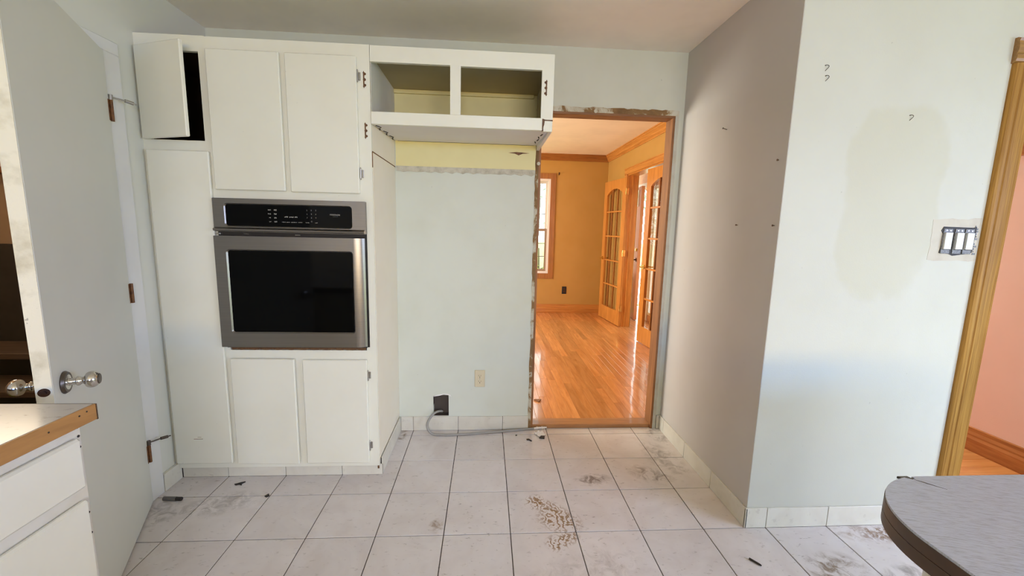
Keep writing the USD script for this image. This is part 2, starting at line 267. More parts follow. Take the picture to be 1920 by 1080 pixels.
cat = trimesh.util.concatenate

taken = {}
def numbered(parent, name):
    k = (parent, name); n = taken.get(k, -1) + 1; taken[k] = n
    return f'{parent}/{name}' + (f'_{n:03d}' if n else '')
class Thing:
    def __init__(self, path, mat): self.path, self.mat = path, mat       # mat: local from world (4x4)
    @property
    def prim(self): return stage.GetPrimAtPath(self.path)
def setdata(prim, label=None, cat_=None, group=None, kind=None):
    for k, v in (('label', label), ('category', cat_), ('group', group), ('kind', kind)):
        if v: prim.SetCustomDataByKey(k, v)
def thing(name, label, cat_, base=(0, 0, 0), rotz=0.0, group=None, kind=None):
    path = numbered('/World', name); x = UsdGeom.Xform.Define(stage, path)
    x.AddTranslateOp().Set(Gf.Vec3d(*base))
    if rotz: x.AddRotateZOp().Set(math.degrees(rotz))
    setdata(x.GetPrim(), label, cat_, group, kind)
    return Thing(path, None)                               # parts are given in the thing's own frame
def part(parent, name, mesh, mat, label=None, smooth=35, kind=None):
    if isinstance(mesh, (list, tuple)): mesh = cat(list(mesh))
    path = numbered(parent.path if hasattr(parent, 'path') else parent, name)
    m = usdkit.mesh(stage, path, mesh, mat, smooth=smooth)
    setdata(m.GetPrim(), label, kind=kind)
    return Thing(path, None)
def struct(name, mesh, mat, label, parent=None, smooth=False):
    o = part('/World', name, mesh, mat, smooth=smooth); setdata(o.prim, label, kind='structure'); return o
def single(name, mesh, mat, label, cat_, base=(0, 0, 0), rotz=0, group=None, kind=None, smooth=35):
    """A thing that is one mesh, in its own frame about base."""
    if isinstance(mesh, (list, tuple)): mesh = cat(list(mesh))
    path = numbered('/World', name); m = usdkit.mesh(stage, path, mesh, mat, smooth=smooth)
    m.AddTranslateOp().Set(Gf.Vec3d(*base))
    if rotz: m.AddRotateZOp().Set(math.degrees(rotz))
    setdata(m.GetPrim(), label, cat_, group, kind); return Thing(path, None)

# ---------------------------------------------------------------- room shell
XL, XR, YB, YR, ZC = -1.49, 1.44, 0.69, -0.303, 2.525        # left wall, right return, niche wall, facing wall on the right, ceiling
YFRONT, XRIGHT = -5.4, 3.95
ZW = 0.015                                                   # hardwood level
# floor: dark grout bed with one mesh per tile
floor = struct('floor', cat([rbox(XL-.1, XRIGHT+.1, YFRONT-.1, YR, -.10, -.0035), rbox(XL-.1, XR+.05, YR, .72, -.10, -.0035)]), GROUT, 'cream ceramic tile floor of the kitchen with dark grout lines and muddy prints')
def tile_rects():
    g = .0021
    kitchen = shapely.union_all([sbox(XL, YFRONT, XR, YB+.006), sbox(XR-.01, YFRONT, XRIGHT, YR), sbox(.522, .6, 1.368, .703)]).difference(sbox(XL, .175, -.40, YB+.1))
    for j in range(-6, 3):
        for i in range(-5, 9):
            c = sbox(i*T+g, j*T+g, (i+1)*T-g, (j+1)*T-g).intersection(kitchen)
            for p in getattr(c, 'geoms', [c]):
                if p.area > .0006: yield p
for p in tile_rects():
    x0, y0, x1, y1 = p.bounds
    if abs(p.area - (x1-x0)*(y1-y0)) < 1e-6: mesh = rbox(x0, x1, y0, y1, -.009, rng.uniform(-.0004, .0002), .0012)
    else: mesh = prism(p, 'z', -.009, 0)
    part(floor, 'tile', mesh, TILE, smooth=False)
struct('floor_subfloor', rbox(XL-.1, XRIGHT+.1, YFRONT-.1, YB, -.2, -.10), CONC, 'hidden subfloor slab under the kitchen tiles')

# kitchen ceiling and walls
struct('ceiling', rbox(XL-.1, XRIGHT+.1, YFRONT-.1, .74, ZC, ZC+.08), CEIL, 'plain off-white kitchen ceiling')
DX0, DX1, DZ = .52, 1.370, 2.127                             # dining doorway, finished opening
def jagged(x, z0, z1, amp, n, sgn, seed):
    r = random.Random(seed); return [(x + sgn*r.uniform(0, amp), z0 + (z1-z0)*k/n) for k in range(n+1)]
rough_open = sbox(DX0-.016, -1, DX1+.016, DZ+.016)
hole = Polygon([(-.170, .104), (-.066, .104), (-.068, .252), (-.10, .256), (-.172, .248)])
wb = sbox(XL-.1, 0, XR+.12, ZC).difference(rough_open).difference(hole)
struct('wall_back', prism(wb, 'y', YB, YB+.05), NICHE, 'white kitchen back wall behind the empty fridge recess with the doorway cut through it')
wd = sbox(-2.6, 0, 2.13, 2.585).difference(rough_open)
struct('wall_dining_near', prism(wd, 'y', YB+.055, YB+.10), PEACH, 'peach dining room side of the wall around the doorway')
upper = struct('wall_back_upper', rbox(-.398, .486, YB-.004, YB, 1.772, 1.935), YELLOW, 'band of old yellow paint above the fridge recess')
part(upper, 'plaster_ridge', prism(Polygon([(-.396, 1.739)] + [(-.396 + .88*k/40, 1.741 + .004*math.sin(k*1.9) + .003*math.cos(k*4.1)) for k in range(41)] + [(.484, 1.774), (-.396, 1.774)]).buffer(0), 'y', YB-.007, YB+.001), PLASTER, 'rough strip of bare plaster')
part(upper, 'gouge', [prism(Polygon([(.31, 1.876), (.36, 1.882), (.40, 1.88), (.445, 1.876), (.40, 1.872), (.375, 1.862), (.35, 1.872)]), 'y', YB-.0048, YB-.003)], RUST, 'torn patch in the yellow paint')
cav = struct('wall_back_cavity', cat([rbox(-.18, -.06, YB+.046, YB+.052, .098, .262), rbox(-.176, -.171, YB+.004, YB+.05, .10, .26), rbox(-.067, -.062, YB+.004, YB+.05, .10, .26), rbox(-.172, -.064, YB+.003, YB+.05, .100, .1055), rbox(-.172, -.064, YB+.004, YB+.05, .247, .26)]), plain('cavity_brown', (.075, .058, .047), .8), 'dark hole cut in the white wall where the cable comes out')
part(cav, 'torn_paper', [prism(Polygon([(-.175, .244), (-.13, .251), (-.10, .259), (-.075, .258), (-.058, .250), (-.048, .243), (-.055, .256), (-.075, .264), (-.10, .263), (-.14, .257)]), 'y', YB-.004, YB+.0005)], PAPER, 'torn white drywall paper on the top edge of the hole')
struct('wall_right', rbox(XR, XR+.12, YR+.001, YB+.06, 0, ZC), RWALL, 'white side wall with shade toned into its paint, between doorway and outer corner')
WX1 = 2.40
RT = 2.13
face = sbox(XR+.002, 0, XRIGHT+.1, ZC).difference(sbox(WX1+.085, -1, 3.358, RT))
struct('wall_return', prism(face, 'y', YR, YR+.115), FACEW, 'bright white wall facing the room with a patched square and light switches')
lopen = sbox(-.045-.835, -1, -.045, 2.115)
struct('wall_left', prism(sbox(YFRONT-.1, 0, YB+.05, ZC).difference(lopen), 'x', XL-.11, XL), DOORP, 'grey-white left wall with the open door')
wopen = sbox(-.15, .95, 2.15, 2.15)
struct('wall_front', prism(sbox(XL-.1, 0, XRIGHT+.1, ZC).difference(wopen), 'y', YFRONT-.12, YFRONT), BACKW, 'kitchen wall with the big window opposite the cabinets')
struct('wall_side', prism(sbox(YFRONT-.1, 0, YR+.1, ZC).difference(sbox(-3.3, .08, -1.3, 2.1)), 'x', XRIGHT, XRIGHT+.1), BACKW, 'far right kitchen wall outside the picture')

# the patched square and nail marks on the facing wall
def blob(pts, seed, amp=.01, n=8):
    p = np.array(pts + pts[:1]); out = []; r = random.Random(seed)
    for a, b in zip(p[:-1], p[1:]):
        for k in range(n): out.append(a + (b-a)*k/n + [r.uniform(-amp, amp), r.uniform(-amp, amp)])
    return Polygon(out).buffer(.012).buffer(-.012)
wr = stage.GetPrimAtPath('/World/wall_return'); WR = Thing('/World/wall_return', None)
part(WR, 'filler_patch', prism(blob([(2.150, 1.485), (2.375, 1.49), (2.375, 1.30), (2.150, 1.303)], 4, .004), 'y', YR-.0007, YR+.001), paint('raw_gypsum', (.56, .52, .43), (.50, .45, .37), scale=14), 'bare scraped patch around the light switches', smooth=False)

# ---------------------------------------------------------------- tiled skirting
def skirting(name, label, runs, h):
    """runs: (axis, from, to, face, out) strips of base tile, cut at the floor grid."""
    first = None
    for axis, a, b, at, out in runs:
        cuts = [a] + [k*T for k in range(-8, 12) if a+.02 < k*T < b-.02] + [b]
        for c0, c1 in zip(cuts[:-1], cuts[1:]):
            c0, c1, z1 = c0+.0012, c1-.0012, h + rng.uniform(-.0015, .0015)
            m = rbox(c0, c1, at, at+out, .0006, z1, .0012) if axis == 'x' else rbox(at, at+out, c0, c1, .0006, z1, .0012)
            if first is None:
                bed = [rbox(p, q, f, f+o*.45, .0006, h-.002) if ax == 'x' else rbox(f, f+o*.45, p, q, .0006, h-.002) for ax, p, q, f, o in runs]
                first = struct(name, cat(bed), GROUT, label)
            part(first, 'tile', m, BASETILE, smooth=False)
skirting('baseboard_back', 'white tile skirting along the fridge recess', [('x', -.392, .489, YB, -.008), ('y', .178, YB-.008, -.40, .008)], .101)
skirting('baseboard_right', 'tile skirting along the side wall by the doorway', [('y', YR-.008, YB-.003, XR, -.008), ('x', 1.409, XR-.008, YB, -.008)], .101)
skirting('baseboard_return', 'tile skirting below the bright facing wall', [('x', XR-.008, WX1-.02, YR, -.008)], .101)
skirting('baseboard_left', 'tile skirting in the corner between door and pantry cabinet', [('y', .047, .171, XL, .018)], .095)

# ---------------------------------------------------------------- pantry cabinet, oven cabinet, overhead cabinet
YF, DT = .155, .018                                         # face frame plane, door thickness
def cdoor(x0, x1, z0, z1, b=.004):
    return rbox(x0, x1, YF-.001-DT, YF-.001, z0, z1, b)
pantry = thing('pantry_cabinet', 'tall narrow white pantry cabinet beside the door, small upper door ajar', 'cabinet', (0, 0, 0))
XP = -1.172
part(pantry, 'face_frame', prism(sbox(XL, .066, XP, 2.268).difference(sbox(-1.455, 1.789, -1.203, 2.197)), 'y', YF, YF+.02), CAB, smooth=False)
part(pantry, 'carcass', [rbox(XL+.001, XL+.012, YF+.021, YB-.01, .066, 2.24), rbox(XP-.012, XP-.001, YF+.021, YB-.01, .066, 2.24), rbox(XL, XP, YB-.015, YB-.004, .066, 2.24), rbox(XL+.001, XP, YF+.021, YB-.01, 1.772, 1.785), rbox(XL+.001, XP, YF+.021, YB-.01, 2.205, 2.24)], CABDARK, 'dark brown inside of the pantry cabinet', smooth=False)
part(pantry, 'top_panel', rbox(XL+.001, XP, YF+.02, YB-.002, 2.243, 2.266), CAB, smooth=False)
part(pantry, 'toe_kick', rbox(XL, XP, .181, .20, 0, .066), GROUT, smooth=False)
part(pantry, 'tall_door', cdoor(-1.472, -1.182, .100, 1.739), CAB)
a = math.radians(20); m = rbox(0, .292, -DT, 0, 1.787, 2.207, .004)
m.apply_transform(trimesh.transformations.rotation_matrix(-a, [0, 0, 1])); m.apply_translation([-1.475, YF-.002, 0])
part(pantry, 'upper_door', m, CAB, 'small upper door standing ajar')
part(pantry, 'scratch', [rbox(-1.372, -1.325, YF-DT-.0016, YF-DT, .2425, .2445), rbox(-1.352, -1.333, YF-DT-.0016, YF-DT, .253, .2545)], RUST, 'reddish scratch marks low on the tall door')

ovc = thing('oven_cabinet', 'white cabinet housing the wall oven with two doors above and two below', 'cabinet', (0, 0, 0))
XO = -.404
of = sbox(XP, .066, XO, 2.266).difference(sbox(-1.158, .733, -.455, 1.50))
part(ovc, 'face_frame', prism(of, 'y', YF, YF+.02), CAB, smooth=False)
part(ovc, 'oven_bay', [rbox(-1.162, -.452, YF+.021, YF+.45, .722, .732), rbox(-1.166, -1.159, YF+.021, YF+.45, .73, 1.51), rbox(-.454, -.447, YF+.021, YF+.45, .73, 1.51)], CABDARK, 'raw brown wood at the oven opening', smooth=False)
part(ovc, 'raw_edge', prism(Polygon([(-1.150, .735)] + [(-1.150 + .69*k/30, .7345 + .0025*math.sin(k*2.3)) for k in range(31)] + [(-.455, .754), (-1.158, .754)]).buffer(0), 'y', YF+.001, YF+.018), HSCAR, 'chipped raw wood strip under the oven', smooth=False)
part(ovc, 'side_panel', rbox(XO-.016, XO, YF+.02, YB, .0, 2.255), BEIGE, 'beige painted side facing the fridge recess', smooth=False)
part(ovc, 'side_board', rbox(XO-.001, XO+.0012, YF+.012, YB-.001, .10, 1.765), BEIGE, 'pale lower board on the side facing the recess', smooth=False)
part(ovc, 'side_seam', [rbox(XO-.001, XO+.0017, YF+.01, YB-.001, 1.764, 1.770), rbox(XO-.001, XO+.0017, YF+.004, YF+.014, 1.69, 1.766)], RUST, 'brown cracked seam on the cabinet side', smooth=False)
part(ovc, 'top_panel', rbox(XP, XO-.001, YF+.02, YB-.002, 2.243, 2.264), CAB, smooth=False)
part(ovc, 'toe_kick', rbox(XP, XO, .181, .20, 0, .066), GROUT, smooth=False)
dooru = [part(ovc, 'upper_door', cdoor(-1.163, -.826, 1.557, 2.208), CAB), part(ovc, 'upper_door', cdoor(-.800, -.464, 1.555, 2.207), CAB)]
m = cdoor(-1.156, -.826, .096, .690); m.apply_translation([1.156, -YF, 0]); m.apply_transform(trimesh.transformations.rotation_matrix(-math.radians(1.6), [0, 0, 1])); m.apply_translation([-1.156, YF, 0])
doorl = [part(ovc, 'lower_door', m, CAB), part(ovc, 'lower_door', cdoor(-.789, -.453, .093, .684), CAB)]
def small_hinge(x, z):
    y = YF-.006
    return [cyl((x, y-.004, z-.024), (x, y-.004, z+.024), .0032, 10), rbox(x+.002, x+.013, y+.002, YF+.0005, z-.019, z+.019, .0015), cyl((x, y-.004, z+.024), (x, y-.004, z+.031), .0045, 8, .001), cyl((x, y-.004, z-.031), (x, y-.004, z-.024), .001, 8, .0045)]
for x, z, d in ((-.461, 2.118, dooru[1]), (-.458, 1.655, dooru[1]), (-.450, .595, doorl[1]), (-.450, .190, doorl[1])):
    part(d, 'hinge', small_hinge(x, z), NICKEL, 'small tarnished hinge')
def hinge_scar(x, z, s=1):
    p = shapely.union_all([sbox(x-.003, z-.030, x+.003, z+.030), Point(x+s*.005, z+.026).buffer(.006), Point(x+s*.005, z-.026).buffer(.006), Point(x+s*.003, z).buffer(.007), Polygon([(x-.005, z+.03), (x+.005, z+.03), (x, z+.04)]), Polygon([(x-.005, z-.03), (x+.005, z-.03), (x, z-.04)])])
    return prism(p, 'y', YF-.0012, YF+.001)
part(ovc, 'hinge_scar', hinge_scar(-.433, 2.105), HSCAR, 'bare brown mark of a removed hinge', smooth=False)
part(ovc, 'hinge_scar', hinge_scar(-.432, 1.865), HSCAR, 'bare brown mark of a removed hinge', smooth=False)
part(ovc, 'wood_chip', [rbox(-.413, -.404, YF-.004, YF, .05, .066)], HSCAR)

ohc = thing('overhead_cabinet', 'open doorless white overhead cabinet above the empty fridge recess', 'cabinet', (0, 0, 0))
fr = sbox(XO+.002, 1.952, .506, 2.264).difference(sbox(XO-.1, 1.9, -.013, 2.190)).difference(sbox(.039, 1.9, .445, 2.188))
part(ohc, 'face_frame', prism(fr, 'y', YF, YF+.02), CAB, smooth=False)
part(ohc, 'bottom_rail', rbox(-.4018, .452, YF-.008, YF+.016, 1.897, 1.957, .002), CAB, smooth=False)
part(ohc, 'rail_end', rbox(.459, .505, YF-.003, YF+.016, 1.893, 1.946, .002), CAB, smooth=False)
part(ohc, 'split', [prism(Polygon([(.451, 1.956), (.466, 1.952), (.463, 1.925), (.457, 1.91), (.459, 1.897), (.452, 1.897)]), 'y', YF-.004, YF+.012), rbox(.445, .507, YF+.001, YF+.019, 1.946, 1.952)], HSCAR, 'dark split between rail and end post', smooth=False)
slope = lambda y: 1.902 + (y-YF)/.535*.024
bp = Polygon([(YF+.01, slope(YF)), (YB-.002, slope(YB)), (YB-.002, slope(YB)+.014), (YF+.01, slope(YF)+.014)])
part(ohc, 'bottom_panel', prism(bp, 'x', XO+.005, .488), LILAC, 'pale underside panel over the recess', smooth=False)
part(ohc, 'crack', [cyl((XO+.012+.001*math.sin(k*7), YF+.05+k*.075, slope(YF+.05+k*.075)), (XO+.012+.012*math.cos(k*3), YF+.1+k*.075, slope(YF+.1+k*.075)-.0005), .0035, 6) for k in range(6)] +
     [cyl((.472-.012*(k % 2), YF+.12+k*.085, slope(YF+.12+k*.085)), (.468, YF+.165+k*.085, slope(YF+.165+k*.085)-.0005), .0035, 6) for k in range(4)] + [cyl((XO+.02, YB-.003, 1.926), (.47, YB-.003, 1.926), .0022, 6)], SLOT, 'dark cracked caulk along the underside')
part(ohc, 'side_panel', rbox(.489, .506, YF+.019, YB-.001, 1.895, 2.262), LILAC, 'pale right end panel', smooth=False)
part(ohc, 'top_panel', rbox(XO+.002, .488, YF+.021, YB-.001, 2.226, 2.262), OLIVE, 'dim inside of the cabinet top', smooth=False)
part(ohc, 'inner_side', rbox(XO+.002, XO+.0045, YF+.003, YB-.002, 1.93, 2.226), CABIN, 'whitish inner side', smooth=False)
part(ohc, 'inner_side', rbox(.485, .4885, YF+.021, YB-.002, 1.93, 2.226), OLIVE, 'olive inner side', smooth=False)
part(ohc, 'back_panel', rbox(XO+.004, .484, YB-.006, YB-.001, 1.94, 2.226), YELLOW, 'yellow painted cabinet back', smooth=False)
part(ohc, 'ledger_strip', rbox(XO+.004, .462, YB-.024, YB-.006, 2.203, 2.2255, .002), YELLOW, 'yellow strip along the top of the back', smooth=False)
part(ohc, 'hinge_scar', hinge_scar(.469, 2.104, -1), HSCAR, 'bare brown mark of a removed hinge', smooth=False)
skirting('baseboard_kick', 'white tile kick strip below the pantry and oven cabinets', [('x', XL+.018, -.392, .181, -.008)], .064)

# ---------------------------------------------------------------- wall oven
ov = thing('wall_oven', 'stainless steel built-in wall oven with black glass door and control panel', 'oven', (-.808, YF, .757))
ox, oy, oz = .808, -YF, -.757
def oven_xf(m): m.apply_translation([ox, oy, oz]); return m
def rrect(x0, x1, z0, z1, r): return sbox(x0+r, z0+r, x1-r, z1-r).buffer(r, quad_segs=6)
def framed(outer, inner, y0, y1, rim=.006, depth=.007):
    """Steel frame around an opening with a sloping inner bevel; outer edge rounded."""
    parts = [prism(outer.difference(inner.buffer(rim)), 'y', y0, y1)]
    b = np.array(inner.exterior.coords)[:-1]; n = len(b); ring = inner.buffer(rim).exterior
    q = np.array([ring.interpolate(ring.project(Point(*p))).coords[0] for p in b])
    v = np.vstack([np.c_[q[:, 0], np.full(n, y0), q[:, 1]], np.c_[b[:, 0], np.full(n, y0+depth), b[:, 1]]]); i = np.arange(n); j = (i+1) % n
    f = np.vstack([np.c_[i, j, j+n], np.c_[i, j+n, i+n]])
    t = trimesh.Trimesh(v, f, process=False)
    return cat(parts + [t])
part(ov, 'oven_body', oven_xf(cat([rbox(-1.150, -.462, YF+.006, YF+.42, .765, 1.49), rbox(-1.172, -.438, YF-.004, YF-.001, .752, 1.514)])), BLACK, 'black sheet metal body behind the front', smooth=False)
# control panel: steel surround with rounded right end
pg = rrect(-1.116, -.506, 1.382, 1.487, .012)
outer = rrect(-1.174, -.436, 1.352, 1.516, .004)
part(ov, 'control_panel', oven_xf(framed(outer, pg, .124, YF-.004, .005, .006)), STEEL, smooth=30)
part(ov, 'panel_lip', oven_xf(cat([prism(Polygon([(.126, 1.353), (.108, 1.357), (.106, 1.366), (.124, 1.374)]), 'x', -1.170, -.440)])), STEEL, 'steel lip under the control panel', smooth=False)
cg = part(ov, 'panel_glass', oven_xf(prism(pg.buffer(.001), 'y', .1295, .134)), BLACKGLASS, 'black glass control display', smooth=False)
def oven_text(s, x, z, h, bold=False):
    m = meshkit.text_mesh(s, h, .0006, bold); v = m.vertices.copy(); m.vertices = np.c_[v[:, 0]+x, .1293 - v[:, 2]*.5, v[:, 1]+z]; return oven_xf(m)
part(cg, 'brand_name', oven_text('FRIGIDAIRE', -.612, 1.4435, .0062, True), GLYPH, 'small brand lettering')
part(cg, 'brand_line', oven_xf(rbox(-.598, -.572, .1290, .1296, 1.4365, 1.4378)), plain('faint_print', (.10, .10, .095), .5), 'faint line of tiny print under the brand')
for r_, row in enumerate(('123', '456', '789', ' 0 ')):
    for c_, ch in enumerate(row):
        if ch != ' ': part(cg, 'key_number', oven_text(ch, -.7265+.0215*c_, 1.4625-.0185*r_, .0062), GLYPH)
def mark(x, z, w, h, seed):
    r = random.Random(seed); ms = []; cx = x
    while cx < x+w:
        d = r.uniform(.0012, .0028); ms.append(rbox(cx, min(cx+d, x+w), .1290, .1296, z + r.uniform(0, h*.25), z+h*r.uniform(.6, 1))); cx += d + .0009
    return oven_xf(cat(ms))
for k in range(4):
    part(cg, 'key_mark', mark(-.913 + (.004 if k > 1 else 0), 1.4600-.0192*k, .014 if k < 2 else .009, .007, k), GLYPH); part(cg, 'key_mark', mark(-.884, 1.4595-.0192*k, .013, .008, 10+k), GLYPH)
for k, (x, w) in enumerate(((-.834, .017), (-.811, .022), (-.785, .014))): part(cg, 'key_mark', mark(x, 1.4270, w, .0075, 30+k), GLYPH)
for k, (x, w) in enumerate(((-.848, .018), (-.826, .017), (-.803, .029), (-.768, .020), (-.732, .018), (-.686, .012))): part(cg, 'key_mark', mark(x, 1.4025, w, .0042, 40+k), GLYPH)
# vent gap
part(ov, 'vent_slot', oven_xf(rbox(-1.168, -.444, YF-.010, YF-.003, 1.332, 1.356)), SLOT, 'dark vent gap between panel and door', smooth=False)
part(ov, 'latch_tab', oven_xf(rbox(-1.172, -1.150, .130, .150, 1.337, 1.345, .001)), NICKEL, 'small metal tab in the vent gap')
for a_, b_, r_ in (((-.79, .139, 1.341), (-.765, .139, 1.341), .004), ((-1.045, .146, 1.343), (-1.02, .146, 1.341), .003)): part(ov, 'vent_clip', oven_xf(cyl(a_, b_, r_, 10)), NICKEL, 'small metal clip in the vent gap')
# door: steel frame around black glass, right stile rolled back
dg = rrect(-1.119, -.508, .838, 1.258, .010)
odoor = part(ov, 'oven_door', oven_xf(framed(rrect(-1.180, -.497, .758, 1.331, .003), dg, .122, YF-.012, .006, .007)), STEEL, smooth=30)
prof = Polygon([(-.4975, .122), (-.490, .1226), (-.480, .1245), (-.470, .1275), (-.460, .1315), (-.452, .1365), (-.446, .143), (-.4975, .143)])
part(odoor, 'rolled_edge', oven_xf(prism(prof, 'z', .758, 1.331)), STEEL, 'rounded right edge catching the light', smooth=40)
part(odoor, 'door_glass', oven_xf(prism(dg.buffer(.001), 'y', .129, .134)), BLACKGLASS, 'black glass oven window', smooth=False)
part(ov, 'base_trim', oven_xf(rbox(-1.165, -.45, YF-.012, YF-.002, .750, .758)), BLACK, smooth=False)

# ---------------------------------------------------------------- open slab door on the left
DA, HX, HY, DW, DTH = math.radians(26.5), XL+.027, -.045, .835, .038
th = math.atan2(-math.cos(DA), math.sin(DA))                 # local +x runs from the hinge to the latch; the room side faces local +y
d1 = thing('door_1', 'white slab door standing open at the left with a tarnished round knob', None, (HX, HY, 0), th, kind='structure')
leaf = part(d1, 'door_leaf', rbox(0, DW, -DTH, 0, .010, 2.112, .003), DOORP)
part(d1, 'latch_edge', rbox(DW-.0005, DW+.0012, -DTH+.001, -.001, .012, 2.110), EDGE, 'grubby cream latch edge of the open door', smooth=False)
part(d1, 'latch_plate', [prism(affinity.scale(Point(-DTH/2, .893).buffer(1, 12), .0135, .0125), 'x', DW+.0008, DW+.0022), cyl((DW+.001, -DTH/2, .893), (DW+.006, -DTH/2, .893), .0055, 16)], BRONZE, 'brown oval latch plate')
knobp_ = [(0.0, 0), (.033, 0), (.034, .003), (.030, .009), (.012, .011), (.0105, .014), (.0105, .028), (.016, .030), (.017, .033), (.0135, .037), (.011, .041), (.014, .045), (.0235, .050), (.0275, .058), (.0285, .066), (.026, .075), (.018, .081), (.0, .083)]
knobp = [tuple(q) for q in knobp_[:7]] + [tuple(q) for q in spline([(.0105, .028, 0), (.0155, .031, 0), (.0135, .036, 0), (.0105, .041, 0), (.0125, .045, 0), (.0215, .051, 0), (.0262, .061, 0), (.0235, .072, 0), (.0165, .079, 0)], 34)[:, :2]] + [(.015, .0805), (0, .0815)]
KX = DW-.075
kn = part(d1, 'door_knob', lathe(knobp, (KX, 0, .895), (0, 1, 0), 40), CHROME, 'tarnished chrome knob on the room side')
part(kn, 'rosette', lathe([(0, 0), (.0345, 0), (.0355, .0025), (.031, .0095), (0, .0105)], (KX, 0, .895), (0, 1, 0)), CHROMED, 'dark worn rosette')
part(kn, 'knob_face', lathe([(0, .0795), (.0168, .0798), (.0150, .0818), (0, .0835)], (KX, 0, .895), (0, 1, 0)), CHROMED, 'dark worn front of the knob')
kn2 = part(d1, 'door_knob', lathe(knobp, (KX, -DTH, .895), (0, -1, 0)), CHROME, 'chrome knob on the far side')
for k, z in enumerate((1.868, 1.062, .264)):
    h = part(d1, 'hinge', [cyl((-.004, .006, z-.045), (-.004, .006, z+.045), .0065, 12), rbox(-.003, .016, -.0006, .0012, z-.044, z+.044)], RUST, 'rusty brown butt hinge', smooth=40)
    if k != 1:
        dd = np.array([math.cos(.55), math.sin(.55)]); q = lambda s, w=0: (-.004 + s*dd[0]*-.2 + w, .006 + s*1.0, z+.055)
        part(h, 'pin_stop', [cyl((-.004, .006, z+.044), (-.004, .006, z+.066), .008, 12), cyl((-.004, .006, z+.056), (-.034, .046, z+.054), .0035, 10), cyl((-.034, .046, z+.054), (-.052, .070, z+.050), .0075, 12), cyl((-.052, .070, z+.05), (-.060, .080, z+.049), .003, 8)], CHROMED if k else NICKEL, 'hinge pin door stop')
tr = struct('trim_1', cat([rbox(XL, XL+.016, -.043, .046, 0, 2.118, .003), rbox(XL, XL+.016, -.043-.93, .046, 2.118, 2.172, .003), rbox(XL, XL+.016, -.885-.088, -.885, 0, 2.118, .003)]), TRIMW, 'white door casing around the open door on the left')
part(tr, 'door_jamb', [rbox(XL-.112, XL+.006, -.046, -.031, 0, 2.13), rbox(XL-.112, XL+.006, -.895, -.881, 0, 2.13), rbox(XL-.112, XL+.006, -.885, -.04, 2.114, 2.13)], TRIMW, smooth=False)
# dark stairwell behind it
sw = struct('wall_stairwell', cat([rbox(-3.3, XL-.112, .62, .70, -.6, 2.6), rbox(-3.4, -3.3, -1.6, .7, -.6, 2.6), rbox(-3.4, XL-.112, -1.7, -1.6, -.6, 2.6), rbox(-3.4, XL-.112, -1.7, .7, 2.55, 2.63), rbox(-3.4, XL-.112, -1.7, .7, -.66, -.6)]), STAIRW, 'tan walls of the dim stairwell behind the open door')
part(sw, 'dado_board', rbox(-3.298, XL-.115, .59, .615, -.6, 1.24), DARKGREY, 'dark grey dado board in the stairwell', smooth=False)
part(sw, 'shelf_rail', [rbox(-3.2, XL-.13, .50, .585, 1.64, 1.68, .004)], REDOAKX, 'brown rail high in the stairwell', smooth=False)
for k in range(5):
    single('stair_plank', rbox(-.7, .7, -.12, .12, 0, .035, .004), wood(f'stair_tread_{k}', (.075, .05, .035), (.15, .11, .08), 'x', rough=.6),
           ('brown wooden step in the dim stairwell, ' + ('lowest', 'second from the bottom', 'third from the bottom', 'fourth from the bottom', 'topmost')[k]), 'stair step', (-2.35, -.25+.15*k, .05+.15*k), group='steps behind the open door')
lampp = UsdLux.SphereLight.Define(stage, '/World/stairwell_bulb'); lampp.CreateRadiusAttr(.06); lampp.CreateIntensityAttr(70.0); lampp.CreateColorAttr(Gf.Vec3f(1.0, .72, .42)); lampp.AddTranslateOp().Set(Gf.Vec3d(-2.4, -.9, 2.3))  # added unseen lamp that brightens the stairwell walls
dsx = thing('door_stop', 'grey rubber door stop lying on the tiles by the left door casing', 'door stop', (-1.430, -.024, .0105))
part(dsx, 'sleeve', cyl((0, 0, 0), (.062, -.002, -.001), .0100, 16), RUBBER)
part(dsx, 'tip', [cyl((.060, -.002, -.001), (.088, -.003, -.001), .0092, 16), cyl((.088, -.003, -.001), (.092, -.003, -.001), .0092, 16, .006)], SLOT, 'darker rubber tip')

# ---------------------------------------------------------------- base cabinet and counter at lower left
XF, YE = -.878, -.950
bc = thing('base_cabinet', 'white base cabinet under the beige counter at lower left', 'cabinet', (0, 0, 0))
part(bc, 'carcass', [rbox(XL+.002, XF-.018, -2.2, YE+.001, .09, .872), rbox(XL+.002, XF-.07, -2.2, YE-.02, 0, .09)], CAB, smooth=False)
ff = sbox(-2.2, .09, YE, .874).difference(sbox(-1.85, .70, -.985, .832)).difference(sbox(-1.85, .12, -.985, .66))
part(bc, 'face_frame', prism(ff, 'x', XF-.018, XF), paint('cabinet_stile', (.74, .72, .65), (.70, .66, .56), scale=8, speck=.3), smooth=False)
for y1, y0 in ((-.968, -1.45), (-1.49, -2.19)):
    part(bc, 'drawer_front', rbox(XF+.001, XF+.019, y0, y1, .703, .840, .006), CAB)
    part(bc, 'cabinet_door', rbox(XF+.001, XF+.019, y0, y1, .115, .668, .006), CAB)
for p, q in [((XF-.009-.004*k, YE+.0005, z), (XF-.009-.004*k, YE+.003, z)) for k, z in ((0, .863), (0, .835), (0, .80), (1, .72), (1, .56))] + [((XF-.0005, YE-.006, z), (XF+.0015, YE-.006, z)) for z in (.862, .838, .808, .56, .62)]:
    part(bc, 'screw_hole', cyl(p, q, .0033, 8), SLOT, 'small dark screw hole')
ct = thing('counter', 'beige laminate counter with oak front edge at lower left', 'counter', (0, 0, 0))
part(ct, 'laminate_top', rbox(XL+.002, -.858, -2.2, -.929, .877, .915, .001), LAMBEIGE)
